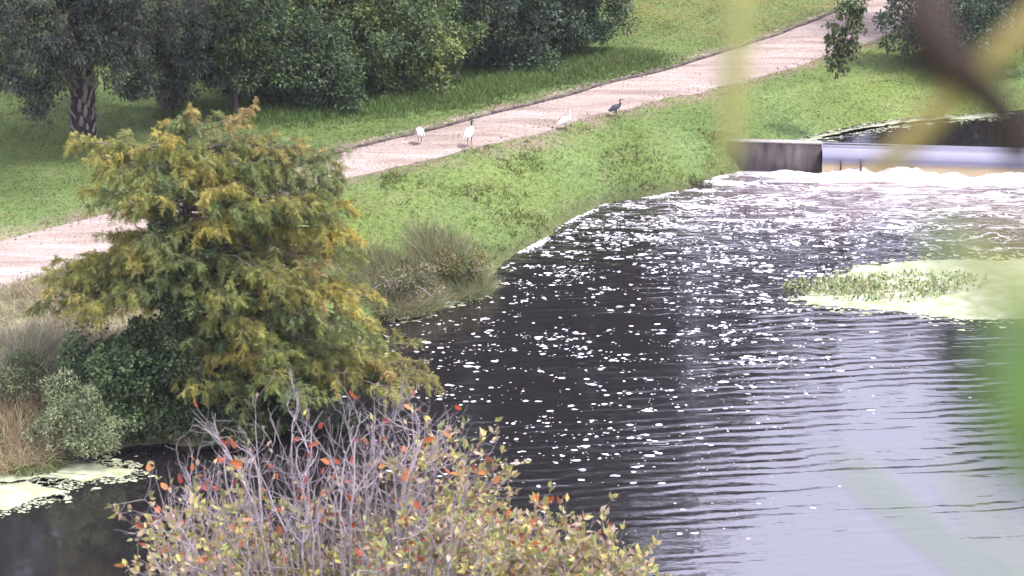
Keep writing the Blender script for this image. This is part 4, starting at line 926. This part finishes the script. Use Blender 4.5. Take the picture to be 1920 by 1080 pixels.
pose_tuck = dict(body=([(-.26, 0, .33), (-.20, 0, .37), (-.08, 0, .43), (.06, 0, .47), (.15, 0, .455), (.20, 0, .40), (.205, 0, .34), (.17, 0, .305), (.12, 0, .31), (.07, 0, .33)],
                       [.02, .07, .13, .135, .11, .06, .04, .036, .036, .014], [.012, .055, .12, .13, .11, .06, .04, .036, .034, .014]),
                 legs=legs(-.01, .34, ((.0, .06), (.07, -.07))), head_z=5, leg_z=.30, wing=[(.12, 0, .48), (.05, 0, .48), (-.08, 0, .44), (-.18, 0, .38), (-.28, 0, .325)], wy=.105,
                 bill=[(.09, 0, .325), (.03, 0, .315), (-.03, 0, .29), (-.08, 0, .25)], eye=(.135, .034, .318))
pose_heron = dict(body=([(-.27, 0, .26), (-.20, 0, .29), (-.08, 0, .35), (.06, 0, .415), (.14, 0, .47), (.17, 0, .53), (.15, 0, .59), (.135, 0, .645), (.155, 0, .685), (.19, 0, .697), (.225, 0, .69)],
                        [.016, .045, .082, .088, .065, .036, .025, .022, .024, .025, .010], [.010, .04, .085, .095, .07, .038, .025, .022, .025, .025, .010]),
                  legs=legs(-.02, .30), head_z=.50, leg_z=.26, wing=[(.10, 0, .43), (.03, 0, .42), (-.08, 0, .37), (-.20, 0, .30), (-.31, 0, .245)], wy=.07,
                  bill=[(.22, 0, .692), (.27, 0, .68), (.32, 0, .667)], eye=(.19, .024, .70))
WHT = (.72, .70, .74)
bird('leftmost bird, white and hunched on long dark legs with its head tucked', 'wading bird', 787, 271, 1.9, .90, pose_tuck, ((.52, .44, .44), (.5, .42, .42), (.62, .54, .54), (.05, .04, .04), (.20, .13, .11)), 'hunched_bird')
bird('white stork with an upright dark head on the path, second bird from the left', 'wading bird', 881, 277, 1.25, .95, pose_up, (WHT, (.045, .04, .042), (.74, .72, .77), (.04, .035, .035), (.06, .05, .045)), 'stork')
bird('white egret facing right at the near edge of the path', 'wading bird', 1061, 244, .35, .92, pose_heron, (WHT, WHT, (.74, .73, .78), (.05, .05, .04), (.30, .25, .12)), 'egret')
bird('dark slate heron standing on the grass edge, rightmost bird', 'wading bird', 1155, 219, .25, .86, pose_heron, ((.045, .05, .075), (.022, .016, .022), (.055, .06, .085), (.03, .035, .03), (.04, .04, .05)), 'heron')

# ------------------------------------------------------------------ near treetop with autumn leaves
rt = np.random.default_rng(99)
ty = 18.3; tb = np.array([aty(660, 1000, ty)[0], ty, 1.6]); tb[2] = gz(tb[0], tb[1])
near = thing('autumn_treetop', 'near treetop of grey twigs with red, orange and yellow leaves along the bottom', 'tree', tb)
mtw = MB(); top = np.array([tb[0]-.1, ty, 11.6])
V, F = tube([tb-[0, 0, .4], tb+[.1, .1, 3], tb+[-.1, 0, 6.5], top], [.20, .16, .13, .09], 10); mtw.add(V, F)
outline = np.array([(215, 1020), (270, 930), (330, 850), (400, 790), (480, 752), (560, 745), (650, 752), (740, 748), (800, 742), (845, 800), (885, 850), (930, 905), (1000, 968), (1060, 1000), (1120, 985), (1190, 1000), (1245, 1065)], float)
leafP, leafD, leafT = [], [], []
def grow(p, d, ln, r, depth, bare):
    n_ = 5; P = [p]; dd = d.copy()
    for s_ in range(n_-1):
        dd = unit(dd+rt.normal(size=3)*.16+np.array([0, 0, .10])); P.append(P[-1]+dd*ln/(n_-1))
    P = np.array(P); V, F = tube(P, np.linspace(r, r*.55, n_), 5 if depth < 2 else 4); mtw.add(V, F)
    if depth < 3:
        for k in range(rt.integers(2, 4) if depth < 2 else rt.integers(2, 4)):
            q = P[rt.integers(1, n_)]; sd_ = unit(dd+rt.normal(size=3)*.62)
            grow(q, sd_, ln*(.52+.25*rt.random()), r*.55, depth+1, bare)
    if depth >= 2:
        m_ = rt.poisson(.14 if bare else 4.0)
        for _ in range(m_):
            q = P[-1] if rt.random() < .6 else P[rt.integers(2, n_)]
            leafP.append(q+rt.normal(size=3)*.006); leafD.append(unit(dd*.8+rt.normal(size=3)*.55)); leafT.append(bare)
for i_ in range(300):
    s_ = rt.random(); u_ = 725+.90*(np.interp(s_, np.linspace(0, 1, len(outline)), outline[:, 0])-725); vt = np.interp(u_, outline[:, 0], outline[:, 1])
    v_ = vt+(1130-vt)*rt.random()*.8 if i_ < 200 else max(vt+10, 935+190*rt.random())
    v_ += 45*np.clip((u_-840)/60, 0, 1); yy = ty+rt.normal()*.55
    tip = aty(u_, v_, yy); bare_p = np.clip((890-u_)/80, 0, 1)*np.clip((1035-v_+35*rt.normal())/40, 0, 1)
    bare = rt.random() < bare_p*.97
    ln = .42+.25*rt.random(); d0 = unit(np.array([(u_-640)/900, rt.normal()*.15, 1.0]))
    st = tip-d0*ln*1.45
    P = bez(top+np.array([0, 0, -1.5*rt.random()]), st, -.12, 8); V, F = tube(P, np.linspace(.014, .0085, 8), 5); mtw.add(V, F)
    grow(st, d0, ln, .0095, 0, bare)
twigs = mtw.build('twigs', M_twig, near, tb, True)
LP, LD, LT = np.array(leafP), np.array(leafD), np.array(leafT)
u_, v_ = proj(LP); vis = (u_ > 150) & (u_ < 1300) & (v_ > 700) & (v_ < 1180); LP, LD, LT, u_, v_ = LP[vis], LD[vis], LT[vis], u_[vis], v_[vis]
palA = 1.6*np.array([(.19, .19, .07), (.23, .21, .075), (.15, .17, .065), (.28, .24, .085), (.25, .18, .12), (.22, .16, .12), (.26, .20, .15)])
palR = np.array([(.36, .08, .035), (.40, .12, .045), (.30, .06, .045), (.40, .17, .06)])
isr = rt.random(len(LP)) < np.where(LT, .6, .045)
LC = np.where(isr[:, None], palR[rt.integers(0, 4, len(LP))], palA[rt.integers(0, 7, len(LP))])
LL = .073*(.55+.75*rt.random(len(LP)))
order = np.argsort(np.where(isr, 0, 1)*400+v_+rt.random(len(LP))*150)
big, rest = order[:280], order[280:]
V, F = leaves(LP[rest], LD[rest], unit(rt.normal(size=(len(rest), 3))+[0, -.5, .5]), LL[rest], LL[rest]*.5, .2)
lv = mk('leaves', V-tb, F, [M_autumn], cols=np.repeat(np.clip(LC[rest]*(1+rt.normal(size=(len(rest), 1))*.2), .01, .9), 4, 0), parent=near); lv['kind'] = 'stuff'
# leaves one can pick out singly: a few shared blades (six-sided, creased along the midrib) in several colours
shp = np.array([(0, 0, 0), (.10, .22, .05), (.45, .27, .07), (.8, .16, .04), (1, 0, -.04), (.8, -.16, .04), (.45, -.27, .07), (.10, -.22, .05), (.5, 0, 0)])
fs = np.array([(0, 1, 8), (1, 2, 8), (2, 3, 8), (3, 4, 8), (4, 5, 8), (5, 6, 8), (6, 7, 8), (7, 0, 8)])[:, ::-1]
lm = {}
for tag_, pl in (('r', palR), ('y', palA)):
    for j, c in enumerate(pl): lm[tag_, j] = mk('leaf', shp, fs, [M_autumn], cols=np.tile(c, (9, 1)), link=False)
for i_ in big:
    o_ = link_mesh('leaf', lm[('r', int(rt.integers(0, 4))) if isr[i_] else ('y', int(rt.integers(0, 7)))], twigs)
    x = Vector(LD[i_]); nrm_ = Vector(rt.normal(size=3)+np.array([0, -.6, .4])); y_ = nrm_.cross(x).normalized(); z_ = x.cross(y_)
    Mx = Matrix((x, y_, z_)).transposed().to_4x4(); Mx.translation = Vector(LP[i_]-tb)
    s_ = float(LL[i_])*1.1; o_.matrix_local = Mx @ Matrix.Diagonal((s_, s_, s_, 1))

# ------------------------------------------------------------------ twigs right before the lens (out of focus)
def near_pt(u_, v_, d): r_ = ray(u_, v_); return np.array([0, 0, CAMZ])+unit(r_)*d
def strip(mb, pts, d, w_, c, twist=.3):
    P = np.array([near_pt(u_, v_, d+dd) for u_, v_, dd in pts]); P = resample(P, 14)
    T = unit(np.gradient(P, axis=0)); view = unit(P-np.array([0, 0, CAMZ])); S_ = unit(np.cross(T, view)+twist*view*.3)
    tt = np.linspace(0, 1, 14); wd = w_*np.clip(np.minimum(1, (1-tt)*9+.15), 0, 1)
    nn_ = np.cross(S_, T)
    V = np.stack([P-S_*wd[:, None]*.5, P+nn_*(wd*.15)[:, None], P+S_*wd[:, None]*.5, P-nn_*(wd*.12)[:, None]], 1).reshape(-1, 3)
    F = []
    for i_ in range(13):
        for j in range(4): F.append((i_*4+j, i_*4+(j+1) % 4, i_*4+4+(j+1) % 4, i_*4+4+j))
    mb.add(V, np.array(F), np.array(c))
dn_ = .95
org = near_pt(1900, -300, dn_)
tw = thing('leafy_twig', 'blurred brown twig with yellow green blades close to the lens at upper right', 'twig', org)
mb = MB(); P = np.array([near_pt(u_, v_, dn_+dd) for u_, v_, dd in [(1700, -300, .03), (1722, -60, .01), (1745, 60, 0), (1765, 110, 0), (1835, 165, .01), (1885, 215, .02), (1915, 300, .03)]])
V, F = tube(resample(P, 20), np.interp(np.linspace(0, 1, 20), [0, .5, .62, .7, 1], [.0055, .0085, .010, .0075, .006]), 8); mb.add(V, F)
mb.build('stem', noisemat('near_bark', (.015, .010, .008), (.04, .026, .020), 60, .8, .3), tw, org, True)
mb = MB(); strip(mb, [(2010, -30, 0), (1900, 75, 0), (1800, 165, .01), (1700, 270, .02), (1630, 345, .03)], dn_, .0105, (.50, .42, .17)); mb.build('blade', M_grass, tw, org)
mb = MB(); strip(mb, [(1395, -260, 0), (1388, 0, 0), (1372, 200, .01), (1366, 330, .02)], dn_, .0095, (.46, .46, .19)); mb.build('blade', M_grass, tw, org)
mb = MB(); strip(mb, [(1760, 200, 0), (1700, 290, .02), (1620, 370, .03), (1540, 470, .05)], dn_*1.2, .0025, (.25, .13, .08)); mb.build('blade', M_grass, tw, org)
org = near_pt(2100, 700, .55)
ts = thing('leaf_spray', 'blurred green leaves close to the lens at the right edge', 'leaves', org)
def near_leaf(pts, w_, c, d=.55):
    mb = MB(); strip(mb, pts, d, w_, c); mb.build('leaf', M_grass, ts, org)
near_leaf([(2060, 620, 0), (1960, 590, 0), (1905, 660, 0), (1895, 780, .0), (1925, 900, .01)], .0120, (.16, .27, .08), .38)
near_leaf([(2060, 560, 0), (1960, 560, 0), (1895, 540, .0), (1870, 470, .01), (1890, 400, .01)], .0058, (.34, .33, .10), .40)
near_leaf([(2080, 640, 0), (2000, 700, 0), (1960, 790, 0), (1965, 960, .01)], .0110, (.20, .30, .09), .42)
near_leaf([(2060, 640, 0), (1900, 560, 0), (1790, 490, .01), (1730, 400, .02)], .0060, (.25, .33, .14), .55)
near_leaf([(2070, 1200, 0), (1900, 1120, 0), (1740, 1000, .02), (1560, 850, .03)], .0040, (.22, .32, .14), .75)
near_leaf([(2060, 1180, 0), (1930, 1060, 0), (1830, 960, .02), (1760, 860, .03)], .0036, (.24, .32, .16), .75)
mb = MB(); V, F = tube([near_pt(2230, 1400, .57), near_pt(2140, 1000, .56), near_pt(2110, 640, .55), near_pt(2120, 300, .55)], .003, 8); mb.add(V, F); mb.build('stem', bpy.data.materials['near_bark'], ts, org, True)

# ------------------------------------------------------------------ humid air over the creek
V, F = box(0, 300, 18, 1600, 1500, 40); V[:, 2] = np.where(V[:, 2] > 18, 48, -2.5)
hz = mk('haze', V, F, []); tag(hz, 'thin humid haze in the air', kind='stuff')
hm = bpy.data.materials.new('haze'); hm.use_nodes = True; n = hm.node_tree.nodes; n.clear()
pv_ = n.new('ShaderNodeVolumePrincipled'); pv_.inputs['Color'].default_value = (.93, .92, 1, 1); pv_.inputs['Density'].default_value = .00018; pv_.inputs['Anisotropy'].default_value = .2
oo = n.new('ShaderNodeOutputMaterial'); hm.node_tree.links.new(pv_.outputs[0], oo.inputs['Volume']); hz.data.materials.append(hm)
